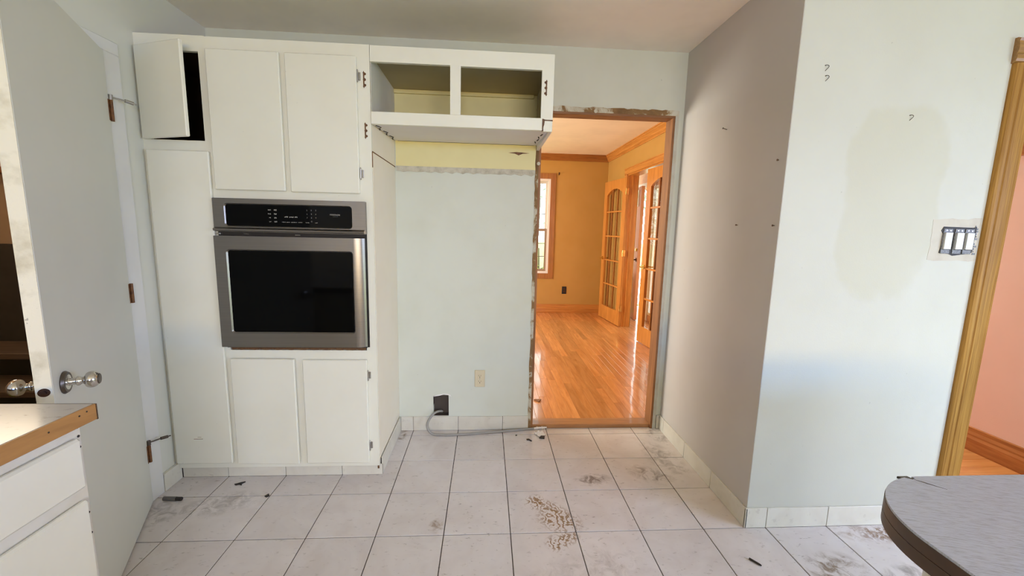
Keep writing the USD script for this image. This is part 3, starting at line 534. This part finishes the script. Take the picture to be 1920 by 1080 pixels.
part(ct, 'oak_edge', rbox(-.858, -.850, -2.2, -.928, .872, .9152, .002), EDGEOAK, 'oak strip along the counter front')
for y, z in ((-.955, .905), (-.975, .902), (-1.05, .897)): part(ct, 'nail_hole', cyl((-.8505, y, z), (-.8493, y, z), .0022, 8), SLOT)
part(ct, 'end_cap', rbox(XL+.002, -.8495, -.930, -.9265, .872, .9148), DARKEDGE, 'dark bare end of the counter', smooth=False)

# ---------------------------------------------------------------- peninsula at lower right
def rounded(x0, x1, y0, y1, r):
    """Rectangle whose upper left corner is rounded."""
    t = np.linspace(0, np.pi/2, 28); arc = [(x0 + r - r*math.sin(q), y1 - r + r*math.cos(q)) for q in t]
    return Polygon([(x1, y1)] + arc + [(x0, y0), (x1, y0)])
pn = thing('peninsula', 'grey wood-grain laminate peninsula with rounded corner and dark brown edge', 'counter', (0, 0, 0))
top = rounded(.894, 1.78, -2.6, -1.300, .175)
chip = Polygon([(1.030, -1.295), (1.052, -1.295), (1.056, -1.307), (1.047, -1.311), (1.038, -1.306)])
part(pn, 'laminate_top', prism(top.buffer(-.001).difference(chip), 'z', .911, .9155), LAMGREY, smooth=False)
part(pn, 'chip', [prism(chip, 'z', .908, .9125), prism(Polygon([(1.047, -1.309), (1.062, -1.322), (1.082, -1.345), (1.060, -1.325)]), 'z', .9150, .9158)], CHROMED, 'chipped and cracked spot in the laminate edge', smooth=False)
part(pn, 'edge_band', [prism(top, 'z', .890, .911), prism(top.buffer(-.0012), 'z', .8885, .8905), prism(top, 'z', .866, .889)], DARKEDGE, 'dark brown double edge band', smooth=30)
part(pn, 'base', prism(rounded(.917, 1.75, -2.55, -1.345, .22), 'z', 0, .866), CAB, 'white curved base panel', smooth=30)

# ---------------------------------------------------------------- wall devices, cable, small things on the floor
ol = thing('wall_outlet', 'ivory duplex outlet on the white wall of the fridge recess', 'outlet', (.146, YB, .374))
part(ol, 'cover_plate', rbox(-.035, .035, -.0065, 0, -.060, .060, .003), IVORY)
for z in (.020, -.020):
    r_ = part(ol, 'receptacle', prism(sbox(-.014, z-.013, .014, z+.013).intersection(Point(0, z).buffer(.0165)), 'y', -.0085, -.006), IVORY)
    part(r_, 'slot', [rbox(-.0075, -.0055, -.0092, -.0083, z-.002, z+.0075), rbox(.0055, .0075, -.0092, -.0083, z-.001, z+.0065), cyl((0, -.0092, z-.008), (0, -.0083, z-.008), .0028, 10)], SLOT, 'dark plug slots')
part(ol, 'screw', cyl((0, -.0085, 0), (0, -.006, 0), .003, 10), NICKEL)
cb = thing('cable', 'grey armoured cable curling out of the wall hole and along the floor', 'cable', (0, 0, 0))
cp = spline([(-.115, YB+.035, .120), (-.125, YB-.004, .140), (-.150, YB-.028, .143), (-.188, YB-.050, .110), (-.205, YB-.062, .060), (-.180, .614, .018), (-.120, .604, .0085), (.0, .606, .0082), (.2, .630, .0085), (.4, .662, .0082), (.53, .683, .0082)], 110)
part(cb, 'sheath', tube(cp, .0078, 12), CABLE, smooth=60)
part(cb, 'cable_end', [tube(spline([(.528, .683, .0085), (.56, .687, .010), (.61, .690, .011)], 12), .0072, 10), cyl((.548, .686, .010), (.556, .687, .010), .010, 12), cyl((.585, .688, .0105), (.592, .689, .011), .0098, 12), cyl((.607, .690, .011), (.622, .691, .012), .005, 8)], VINYL, 'pale stripped end of the cable')
cr = np.random.RandomState(5)
pv = np.array([(x, y, .002 + .014*abs(math.sin(3*x/.03+y/.02))*(.4+.6*cr.rand())) for x in np.linspace(-.032, .03, 5) for y in np.linspace(-.035, .03, 5)])
pf = np.array([q for i in range(4) for j in range(4) for q in ((i*5+j, i*5+j+5, i*5+j+6), (i*5+j, i*5+j+6, i*5+j+1))])
single('paper_scrap', [trimesh.Trimesh(pv, pf, process=False), trimesh.Trimesh(pv - [0, 0, .0012], pf[:, ::-1], process=False)], PAPER, 'crumpled white paper scrap on the tile below the doorway threshold', 'paper scrap', (.565, .615, 0), .3, smooth=False)
single('dark_flake', prism(Polygon([(-.02, -.012), (.014, -.018), (.02, .012), (-.004, .016)]), 'z', .0005, .008), SLOT, 'olive grey flake lying in front of the white paper scrap', 'debris', (.572, .568, 0), smooth=False)
def crumb(pts, h): return prism(Polygon(pts), 'z', .0003, h)
single('debris_bit', [crumb([(-.018, .008), (-.004, .012), (.004, .002), (.012, -.008), (.016, -.016), (.006, -.014), (-.002, -.002), (-.014, -.002)], .006)], SLOT, 'curled dark chip on the tile left of the paper scrap', 'debris', (.483, .535, 0), smooth=False)
single('debris_bit', [crumb([(-.006, -.003), (.005, -.004), (.006, .003), (-.003, .004)], .004)], SLOT, 'tiny dark crumb just under the cable', 'debris', (.40, .60, 0), smooth=False)
single('debris_bit', [crumb([(-.022, .0), (-.008, .004), (.006, .012), (.026, .016), (.014, .002), (.018, -.012), (.002, -.006), (-.012, -.010)], .005)], SLOT, 'dark shredded leaf on the tile below the pantry kick strip', 'debris', (-1.136, .100, 0), .1, smooth=False)
single('debris_bit', [crumb([(-.012, -.006), (.0, .012), (.012, -.004), (.0, -.014)], .005)], SLOT, 'dark crumb on the grout crossing in front of the oven', 'debris', (-.935, -.002, 0), smooth=False)
single('wood_splinter', [prism(Polygon([(-.03, .012), (.03, .014), (.004, -.03)]), 'z', .0005, .012)], JAMBX, 'small triangular wood splinter on the hardwood by the left jamb', 'splinter', (.612, 1.13, ZW), smooth=False)
def lerp(a, b, t): return tuple(np.array(a) + (np.array(b)-np.array(a))*t)
single('black_stick', [cyl((-.024, 0, .004), (.018, 0, .004), .0042, 12), cyl((.018, 0, .004), (.025, 0, .004), .0042, 12, .0022)], SLOT, 'short black crayon-like stick on the tiles near the right corner', 'stick', (1.351, -.515, 0.0003), -.94)
def nail(base, d, label, L=.022):
    d = np.array(d, float); d /= np.linalg.norm(d)
    single('nail', [cyl((0, 0, 0), d*L, .0018, 8), cyl(d*L, d*(L+.002), .0045, 10)], CHROMED, label, 'nail', base, group=None)
nail((XR, .174, 1.944), (-1, 0, .25), 'nail sticking out high on the shaded side wall by the doorway')
nail((XR, -.004, 1.443), (-1, 0, 0), 'left one of two small nails at mid height on the shaded side wall', .008)
nail((XR, -.273, 1.439), (-1, 0, 0), 'nail at mid height close to the outer wall corner', .008)
nail((XR, -.253, 1.721), (-1, 0, 0), 'tiny nail near the corner, above the mid height nails', .005)
def hook(base, label):
    single('picture_hook', [tube(spline([(-.006, 0, .008), (.001, -.004, .009), (.005, -.006, .005), (.002, -.004, -.004), (-.004, 0, -.013)], 16), .0011, 8), cyl((-.006, .0005, .008), (-.006, -.003, .008), .002, 10)], CHROMED, label, 'hook', base)
hook((1.566, YR, 2.085), 'upper of two small hooks high on the bright wall')
hook((1.572, YR, 2.045), 'lower of two small hooks high on the bright wall')
hook((1.968, YR, 1.905), 'small hook at the top of the yellowish wall patch')
sg = thing('light_switches', 'uncovered gang of three white light switches beside the oak casing', 'light switch', (2.275, YR, 1.39))
part(sg, 'switch_box', [prism(Polygon([(-.082, .045), (-.073, .062), (.068, .060), (.084, .064), (.080, -.050), (.060, -.056), (-.01, -.066), (-.03, -.058), (-.078, -.054), (-.066, .02)]), 'y', -.003, .002)], SLOT, 'dark open box behind the switches', smooth=False)
for k, x in enumerate((-.052, .003, .052)):
    st = part(sg, 'mounting_strap', [rbox(x-.021, x+.021, -.0055, -.0025, .036, .053, .001), rbox(x-.022, x+.020, -.0055, -.0025, -.057, -.039, .001), rbox(x-.0225, x-.016, -.005, -.0025, -.04, .04)], GREYM, 'galvanised metal strap', smooth=False)
    part(sg, 'rocker', prism(Polygon([(x-.0165, -.037), (x+.0165, -.037), (x+.0165, .036), (x-.0165, .036)]), 'y', -.012, -.002), WHITEP, 'white switch body', smooth=False)
    part(st, 'screw', [cyl((x-.009, -.0065, .046), (x-.009, -.005, .046), .0034, 10), cyl((x+.009, -.0065, .045), (x+.009, -.005, .045), .0034, 10)], NICKEL)
part(sg, 'torn_edge', [rbox(.083+.006*math.sin(k), .089+.008*math.cos(k*2), -.0022, -.0005, -.06+.011*k, -.052+.011*k) for k in range(12)], GREYM, 'ragged torn plaster by the casing', smooth=False)

# ---------------------------------------------------------------- raw doorway to the dining room
tj = struct('trim_2', cat([rbox(DX0-.015, DX0, YB-.002, YB+.102, 0, DZ), rbox(DX1, DX1+.015, YB-.002, YB+.102, 0, DZ)]), JAMBW, 'bare wooden jambs of the dining doorway')
part(tj, 'head_jamb', rbox(DX0-.015, DX1+.015, YB-.003, YB+.102, DZ, DZ+.014), JAMBX, smooth=False)
lz = jagged(.489, 0, 2.15, .006, 70, -1, 2); part(tj, 'casing_scar', prism(Polygon([(.5055, 0)] + lz + [(.5055, 2.15)]).buffer(0), 'y', YB-.004, YB+.001), SCAR, 'torn paint and raw plaster where the left casing was removed', smooth=False)
rz = jagged(1.404, .0, 2.17, .004, 60, 1, 3); part(tj, 'casing_scar', prism(Polygon([(1.3845, 0)] + [(1.3845, 2.17)] + rz[::-1]).buffer(0), 'y', YB-.004, YB+.001), PLASTERW, 'raw plaster where the right casing was removed', smooth=False)
hz = [(x, z) for z, x in jagged(2.168, .50, 1.405, .008, 40, 1, 4)]; part(tj, 'casing_scar', prism(Polygon([(.50, 2.1405)] + hz + [(1.405, 2.1405)]).buffer(0), 'y', YB-.005, YB+.001), SCAR, 'brown stain and plaster where the head casing was removed', smooth=False)
part(tj, 'plaster_blob', [prism(Point(x, z).buffer(r), 'y', YB-.007, YB) for x, z, r in ((.63, 2.152, .011), (.86, 2.150, .012), (.505, 1.815, .011))], PLASTER, 'dabs of pale plaster', smooth=False)
struct('trim_3', prism(Polygon([(YB+.013, 0), (YB+.013, .022), (YB+.019, .0265), (YB+.112, .0255), (YB+.118, .016), (YB+.118, 0)]), 'x', DX0+.001, DX1-.001), SILL, 'reddish wooden threshold in the dining doorway')

# ---------------------------------------------------------------- dining room
YD, XD, ZD = 4.72, 2.13, 2.585
fl = struct('floor_dining', rbox(-2.6, XD+1.2, .72, YD+.1, -.1, .002), wood('oak_subfloor', (.30, .12, .03), (.45, .2, .06), 'y', rough=.5), 'honey oak hardwood strip floor of the dining room')
PW = .0665; x = -.30; row = 0
while x < XD+.55:
    y = .811; r_ = random.Random(100+row); y += 0
    yy = y; step = r_.uniform(.25, .9)
    while yy < YD:
        y1 = min(yy+step, YD)
        if y1 > YD-.12: y1 = YD
        t_ = r_.uniform(-.0004, .0004)
        m = rbox(x+.0004, x+PW-.0004, yy+.0003, y1-.0003, .002, ZW+t_, .0011)
        m.apply_translation([-(x+PW/2), 0, -ZW]); m.apply_transform(trimesh.transformations.rotation_matrix(r_.uniform(-.006, .006), [0, 1, 0])); m.apply_translation([x+PW/2, 0, ZW])
        part(fl, 'plank', m, PLANK, smooth=False); yy = y1; step = r_.uniform(.55, 1.15)
    x += PW; row += 1
struct('ceiling_dining', rbox(-2.6, 3.4, .74, YD+.1, ZD, ZD+.08), PEACHC, 'warm white dining room ceiling')
WX = (.30, 1.20); WZ = (.675, 2.20)
struct('wall_dining_far', prism(sbox(-2.6, 0, XD+.15, ZD).difference(sbox(WX[0], WZ[0], WX[1], WZ[1])), 'y', YD, YD+.12), PEACH, 'peach far wall of the dining room with the window')
struct('wall_dining_left', prism(sbox(.74, 0, YD+.1, ZD).difference(sbox(1.6, .7, 3.6, 2.2)), 'x', -2.6, -2.5), PEACH, 'peach left wall of the dining room outside the picture')
FO = (2.20, 3.735)                                          # french door opening
struct('wall_dining_right', prism(sbox(.74, 0, YD+.1, ZD).difference(sbox(FO[0]-.015, -1, FO[1]+.015, 2.19)), 'x', XD, XD+.14), PEACH, 'peach right wall of the dining room with the french doors')
crown = [(0, 0), (0, -.098), (.010, -.098), (.012, -.088), (.030, -.070), (.036, -.052), (.060, -.026), (.066, -.014), (.075, -.012), (.075, 0)]
struct('trim_4', prism(Polygon([(YD-a, ZD+b) for a, b in crown]), 'x', -2.5, XD), REDOAKX, 'oak crown moulding along the far dining wall')
struct('trim_5', prism(Polygon([(XD-a, ZD+b) for a, b in crown]), 'y', .80, YD), OAKY, 'oak crown moulding along the right dining wall')
base = [(0, 0), (.022, 0), (.024, .010), (.022, .075), (.016, .090), (.016, .100), (.010, .118), (.009, .138), (0, .142)]
struct('baseboard_dining', prism(Polygon([(YD-a, ZW+b) for a, b in base]), 'x', -2.5, XD), OAKX, 'oak baseboard along the far dining wall')
struct('baseboard_dining_side', cat([prism(Polygon([(XD-a, ZW+b) for a, b in base]), 'y', FO[1]+.11, YD), prism(Polygon([(XD-a, ZW+b) for a, b in base]), 'y', .80, FO[0]-.11)]), OAKY, 'oak baseboard along the right dining wall')
# window with oak casing, white vinyl frame, two sashes of small panes
w1 = struct('window_1', cat([prism(sbox(WX[0]-.085, WZ[0]-.085, WX[1]+.080, WZ[1]+.085).difference(sbox(WX[0], WZ[0], WX[1], WZ[1])), 'y', YD-.018, YD+.001)]), REDOAKZ, 'double hung window with oak casing in the far dining wall')
part(w1, 'window_frame', prism(sbox(WX[0], WZ[0], WX[1], WZ[1]).difference(sbox(WX[0]+.035, WZ[0]+.035, WX[1]-.035, WZ[1]-.035)), 'y', YD-.004, YD+.10), VINYL, smooth=False)
ZM = 1.385
for nm, z0, z1, y in (('upper_sash', ZM-.02, WZ[1]-.035, YD+.055), ('lower_sash', WZ[0]+.035, ZM+.02, YD+.02)):
    o = sbox(WX[0]+.035, z0, WX[1]-.035, z1); i = sbox(WX[0]+.068, z0+.034, WX[1]-.068, z1-.034)
    s_ = part(w1, nm, prism(o.difference(i), 'y', y, y+.028), plain('sash_' + nm, (.30, .20, .12) if nm == 'lower_sash' else (.62, .55, .46), .45), smooth=False)
    bars = []
    for k in (1, 2): zz = z0+.034 + (z1-z0-.068)*k/3; bars.append(rbox(WX[0]+.068, WX[1]-.068, y+.010, y+.018, zz-.004, zz+.004))
    for k in range(1, 4): xx = WX[0]+.068 + (WX[1]-WX[0]-.136)*k/4; bars.append(rbox(xx-.004, xx+.004, y+.010, y+.018, z0+.034, z1-.034))
    part(s_, 'muntins', bars, plain('muntin_' + nm, (.16, .13, .11), .5), 'slim dark grid bars', smooth=False)
    part(s_, 'pane', rbox(WX[0]+.064, WX[1]-.064, y+.012, y+.016, z0+.030, z1-.030), PANE, smooth=False)
rb = thing('curtain_rod_bracket', 'small dark curtain rod bracket beside the dining window', 'bracket', (1.33, YD, 2.285))
part(rb, 'wall_plate', rbox(-.008, .008, -.004, 0, -.022, .022, .001), BRONZE)
part(rb, 'arm', tube(spline([(0, -.003, 0), (0, -.03, .002), (0, -.052, -.006), (0, -.06, .010)], 14), .004, 8), BRONZE)
o2 = thing('dining_outlet', 'black outlet on the peach wall under the dining room window', 'outlet', (1.487, YD, .395))
part(o2, 'cover_plate', rbox(-.038, .038, -.006, 0, -.062, .062, .003), BLACK)
for z in (.021, -.021): part(o2, 'receptacle', prism(Point(0, z).buffer(.016), 'y', -.009, -.005), BRONZE)
# french doors: casing, jambs and two leaves of fifteen panes with arched heads
t6 = struct('trim_6', cat([rbox(XD-.018, XD, FO[0]-.10, FO[0]-.005, ZW, 2.175, .004), rbox(XD-.018, XD, FO[1]+.005, FO[1]+.10, ZW, 2.175, .004)]), OAKD, 'oak casing around the french door opening')
part(t6, 'head_casing', [rbox(XD-.020, XD, FO[0]-.105, FO[1]+.105, 2.175, 2.262, .004), rbox(XD-.026, XD, FO[0]-.11, FO[1]+.11, 2.246, 2.262, .003)], OAKY, smooth=False)
part(t6, 'door_jamb', [rbox(XD-.004, XD+.145, FO[0]-.014, FO[0]+.006, ZW, 2.175), rbox(XD-.004, XD+.145, FO[1]-.006, FO[1]+.014, ZW, 2.175), rbox(XD-.004, XD+.145, FO[0], FO[1], 2.160, 2.176), rbox(XD+.06, XD+.072, FO[1]-.018, FO[1]-.006, ZW, 2.16)], OAKD, smooth=False)
part(t6, 'hall_casing', [rbox(XD+.14, XD+.158, FO[1]+.004, FO[1]+.10, ZW, 2.175, .004), rbox(XD+.14, XD+.158, FO[0]-.10, FO[0]-.004, ZW, 2.175, .004), rbox(XD+.14, XD+.158, FO[0]-.10, FO[1]+.10, 2.175, 2.262, .004)], OAKZ, smooth=False)
def french_leaf(name, label, hinge, ang, flip):
    """Local x from hinge to latch, z up, thickness along y from 0 to -0.035 (or +)."""
    W, H, TH = .765, 2.125, .035
    d = thing(name, label, None, (hinge[0], hinge[1], ZW), ang, kind='structure')
    s = -1 if flip else 1; y0, y1 = (0, TH) if s > 0 else (-TH, 0)
    gx0, gx1, gz0 = .110, W-.110, .215
    t = np.linspace(0, 1, 15); arch = [(gx1 + (gx0-gx1)*q, 1.915 + .085*math.sin(math.pi*q)**.8) for q in t]
    glass = Polygon([(gx0, gz0), (gx1, gz0)] + arch)
    part(d, 'door_frame', prism(sbox(0, .008, W, H).difference(glass), 'y', y0, y1), OAKD, smooth=False)
    for k in (1, 2): xx = gx0 + (gx1-gx0)*k/3; part(d, 'muntin', prism(sbox(xx-.011, gz0, xx+.011, 2.03).intersection(glass), 'y', y0+.006, y1-.006), REDOAKZ, smooth=False)
    for zz in (.565, .935, 1.300, 1.665): part(d, 'muntin', rbox(gx0, gx1, y0+.005, y1-.005, zz-.011, zz+.011, .003), OAKD, smooth=False)
    part(d, 'pane', prism(glass.buffer(.004), 'y', (y0+y1)/2-.002, (y0+y1)/2+.002), PANE, smooth=False)
    hd = part(d, 'handle', [cyl((W-.06, y1, .955), (W-.06, y1+.012, .955), .026, 20), cyl((W-.06, y1+.01, .955), (W-.06, y1+.045, .955), .009, 12), tube(spline([(W-.06, y1+.045, .955), (W-.09, y1+.050, .953), (W-.13, y1+.046, .958), (W-.165, y1+.044, .950)], 14), .008, 10),
                            cyl((W-.06, y0, .955), (W-.06, y0-.012, .955), .026, 20), cyl((W-.06, y0-.01, .955), (W-.06, y0-.045, .955), .009, 12), tube(spline([(W-.06, y0-.045, .955), (W-.09, y0-.050, .953), (W-.13, y0-.046, .958), (W-.165, y0-.044, .950)], 14), .008, 10)], BRASS, 'brass lever handle')
    for zz in (.27, 1.07, 1.93): part(d, 'hinge', [cyl((-.004, y1 if flip else y0, zz-.045), (-.004, y1 if flip else y0, zz+.045), .007, 12), rbox(-.02, -.002, y0+.004, y1-.004, zz-.044, zz+.044)], BRASS, 'brass butt hinge')
    return d
french_leaf('door_2', 'oak french door leaf folded open against the far right dining wall', (2.108, 3.718), math.atan2(.765, -.085), True)
french_leaf('door_3', 'oak french door leaf nearest the kitchen doorway, slightly ajar', (2.215, 2.205), math.atan2(.304, -.030), False)

# foyer behind the french doors with the front door
XFY = 2.70
SL = (3.05, 4.12)
wf = sbox(.9, 0, 5.4, ZD).difference(sbox(4.19, -1, 5.05, 2.09)).difference(sbox(SL[0], .12, SL[1], 2.08))
struct('wall_foyer', cat([prism(wf, 'x', XFY, XFY+.12), rbox(XD+.14, XFY, 5.25, 5.35, 0, ZD), rbox(XD+.14, XFY, 1.35, 1.45, 0, ZD)]), SALMON, 'salmon pink foyer wall around the front door')
struct('floor_foyer', rbox(XD+.55, XFY+.14, 1.4, 5.3, -.1, ZW), PLANKX, 'strip of hardwood in the foyer')
t7 = struct('trim_7', cat([rbox(XFY-.016, XFY, 4.125, 4.185, ZW, 2.09, .003), rbox(XFY-.016, XFY, 5.05, 5.12, ZW, 2.09, .003), rbox(XFY-.016, XFY, 4.125, 5.12, 2.09, 2.16, .003)]), VINYL, 'pale casing around the front door')
part(t7, 'baseboard', rbox(XFY-.014, XFY, 1.45, 3.04, ZW, .12, .003), VINYL, smooth=False)
fd = thing('door_4', 'salmon brown front door with a small window at the end of the foyer', None, (XFY-.02, 5.035, ZW), math.radians(-90-9), kind='structure')
gl = sbox(.36, 1.80, .56, 2.03)
part(fd, 'door_leaf', prism(sbox(0, .008, .885, 2.06).difference(sbox(.52, 1.78, .72, 2.00)), 'y', -.045, 0), paint('front_door_paint', (.68, .30, .15), (.66, .29, .14), rough=.5, spec=.2), smooth=False)
part(fd, 'small_window', prism(sbox(.505, 1.765, .735, 2.015).difference(sbox(.525, 1.785, .715, 1.995)), 'y', -.052, .006), VINYL, 'pale frame of the small door window', smooth=False)
part(fd, 'pane', prism(sbox(.52, 1.78, .72, 2.00), 'y', -.024, -.020), PANE, smooth=False)
part(fd, 'deadbolt', [cyl((.795, -.045, 1.10), (.795, -.066, 1.10), .026, 20, .02)], BRASS, 'brass deadbolt')
part(fd, 'handle', [cyl((.795, -.045, .945), (.795, -.055, .945), .030, 20), cyl((.795, -.05, .945), (.795, -.09, .945), .010, 12), tube(spline([(.795, -.09, .945), (.76, -.096, .945), (.70, -.09, .945)], 10), .010, 10)], BRONZE, 'dark lever handle')
w3 = struct('window_3', prism(sbox(SL[0], .12, SL[1], 2.08).difference(sbox(SL[0]+.04, .16, SL[1]-.04, 2.04)), 'x', XFY-.01, XFY+.12), VINYL, 'tall sidelight window beside the front door')
part(w3, 'pane', rbox(XFY+.05, XFY+.054, SL[0]+.035, SL[1]-.035, .155, 2.045), PANE, smooth=False)

# ---------------------------------------------------------------- hall behind the oak casing at the right edge
oc = [(0, 0), (0, .006), (.006, .016), (.016, .019), (.030, .019), (.034, .013), (.040, .019), (.060, .022), (.085, .018), (.094, .022), (.100, .012), (.100, 0)]
def casing(x0): return prism(Polygon([(x0+a, YR-b) for a, b in oc]), 'z', 0, 2.137)
t8 = struct('trim_8', casing(2.384), OAKZ, 'golden oak door casing at the right edge of the picture', smooth=False)
part(t8, 'head_casing', prism(Polygon([(YR-b, 2.137+a) for a, b in oc]), 'x', 2.378, 3.46), wood('oak_head', (.20, .09, .025), (.42, .23, .07), 'x', rough=.35, grain=18), 'oak head casing', smooth=False)
part(t8, 'door_jamb', [rbox(2.470, 2.487, YR-.003, YR+.118, 0, 2.13), rbox(3.34, 3.357, YR-.003, YR+.118, 0, 2.13), rbox(2.487, 3.34, YR-.003, YR+.118, 2.113, 2.13)], OAKZ, smooth=False)
part(t8, 'side_casing', casing(3.342), OAKZ, smooth=False)
XH = 3.41
fh = struct('floor_hall', rbox(2.3, XH+.1, YR+.001, 2.6, -.1, .004), wood('hall_subfloor', (.28, .1, .03), (.4, .17, .05), 'x'), 'orange hardwood floor of the hall on the right')
y = YR+.12; row = 0
while y < 1.6:
    r_ = random.Random(300+row); x = 2.41; step = r_.uniform(.3, .9)
    while x < XH:
        x1 = min(x+step, XH); part(fh, 'plank', rbox(x+.0004, x1-.0004, y+.0004, y+.0796, .004, ZW, .001), PLANKX, smooth=False); x = x1; step = r_.uniform(.5, 1.0)
    y += .080; row += 1
struct('wall_hall', cat([rbox(XH, XH+.1, YR+.1, 2.6, 0, ZC), rbox(2.30, 2.40, YR+.12, 2.6, 0, ZC), rbox(2.3, 2.55, 2.5, 2.6, 0, ZC), rbox(3.4, 3.5, 2.5, 2.6, 0, ZC)]), PINK, 'pink wall of the hall beyond the oak casing')
struct('ceiling_hall', rbox(2.3, XH+.1, YR+.11, 2.6, ZC, ZC+.08), PEACHC, 'hall ceiling outside the picture')
struct('baseboard_hall', prism(Polygon([(XH-a*1.1, ZW+b*1.08) for a, b in base]), 'y', YR+.12, 2.5), REDOAKY, 'reddish oak baseboard along the pink hall wall')
struct('trim_9', cat([rbox(XH-.03, XH, .20, 1.6, 1.905, 2.20, .004), rbox(XH-.045, XH, .19, 1.62, 2.18, 2.22, .004)]), REDOAKY, 'reddish wooden header on the pink hall wall')

# ---------------------------------------------------------------- outdoors
struct('ground_lawn', rbox(-30, 60, -40, 60, -.62, -.52), GRASS, 'sunny lawn outside the windows')
struct('ground_porch', rbox(XFY+.12, XFY+2.0, 2.2, 5.6, -.5, -.02), CONC, 'pale concrete porch outside the front door')
pst = thing('porch_post', 'white square porch post outside the sidelight', 'post', (4.3, 5.35, -.02))
part(pst, 'shaft', rbox(-.06, .06, -.06, .06, .1, 2.5, .006), WHITEPOST); part(pst, 'plinth', rbox(-.09, .09, -.09, .09, 0, .1, .006), WHITEPOST)
struct('roof_porch', rbox(XFY+.12, XFY+1.15, 2.0, 5.8, 2.50, 2.62), WHITEPOST, 'unseen white slab added to keep high sun out of the front sidelight')  # added out of view to block the sun above the sidelight
def tree(name, label, base, h, spread, n, mat, seed, leaf=.12, cat_='tree', low=.35):
    r = np.random.RandomState(seed); t = thing(name, label, cat_, base)
    tips = []; ms = [tube(spline([(0, 0, 0), (.05*h*r.randn()*.3, .04*h*r.randn()*.3, h*.45), (.1*r.randn(), .1*r.randn(), h*.9)], 12), np.linspace(.03*h, .008*h, 12), 8)]
    for k in range(14):
        z = h*(low + .55*r.rand()); a_ = r.rand()*2*np.pi; L = spread*(.5+.5*r.rand()); e = np.array([math.cos(a_)*L, math.sin(a_)*L, z + .25*L + .1*r.randn()])
        ms.append(tube(spline([(0, 0, z*.9), (e[0]*.5, e[1]*.5, (z+e[2])/2-.02*h), tuple(e)], 7), np.linspace(.010*h, .003*h, 7), 6)); tips.append(e)
    part(t, 'trunk', ms, BARK)
    tips = np.array(tips); c = tips[r.randint(len(tips), size=n)]*(r.uniform(.45, 1.05, (n, 1))) + r.randn(n, 3)*spread*.22; c[:, 2] = np.maximum(c[:, 2], h*low*.5)
    d = r.randn(n, 3); d /= np.linalg.norm(d, axis=1, keepdims=True); e = np.cross(d, r.randn(n, 3)); e /= np.linalg.norm(e, axis=1, keepdims=True); s = leaf*r.uniform(.6, 1.2, (n, 1))
    v = np.stack([c-d*s, c+e*s*.4, c+d*s, c-e*s*.4], 1).reshape(-1, 3); i = np.arange(n)*4
    part(t, 'foliage', trimesh.Trimesh(v, np.vstack([np.c_[i, i+1, i+2], np.c_[i, i+2, i+3]]), process=False), mat, smooth=False, kind='stuff')
tree('garden_tree', 'tall thin-leaved tree seen through the dining room window', (2.2, 17.0, -.52), 9.0, 3.2, 700, LEAF, 1, .10)
tree('garden_tree', 'spreading tree to the left outside the dining room window', (-4.6, 11.5, -.52), 6.0, 1.9, 1500, LEAF, 2)
tree('garden_shrub', 'lime green shrub under the dining room window', (1.5, 8.6, -.52), 1.6, .9, 900, LEAFY, 3, .07, 'shrub', .1)
tree('garden_tree', 'thin tree seen through the front sidelight', (11.0, 22.0, -.52), 9.0, 3.0, 900, LEAF, 4, .14)
struct('ground_drive', rbox(4.2, 30, 7.6, 17, -.519, -.505), CONC, 'pale concrete drive outside the front door')
tree('garden_shrub', 'bare brown low shrub beside the porch', (4.15, 7.0, -.52), 1.0, .5, 160, leafmat('leaf_brown', (.28, .17, .12)), 6, .05, 'shrub', .1)
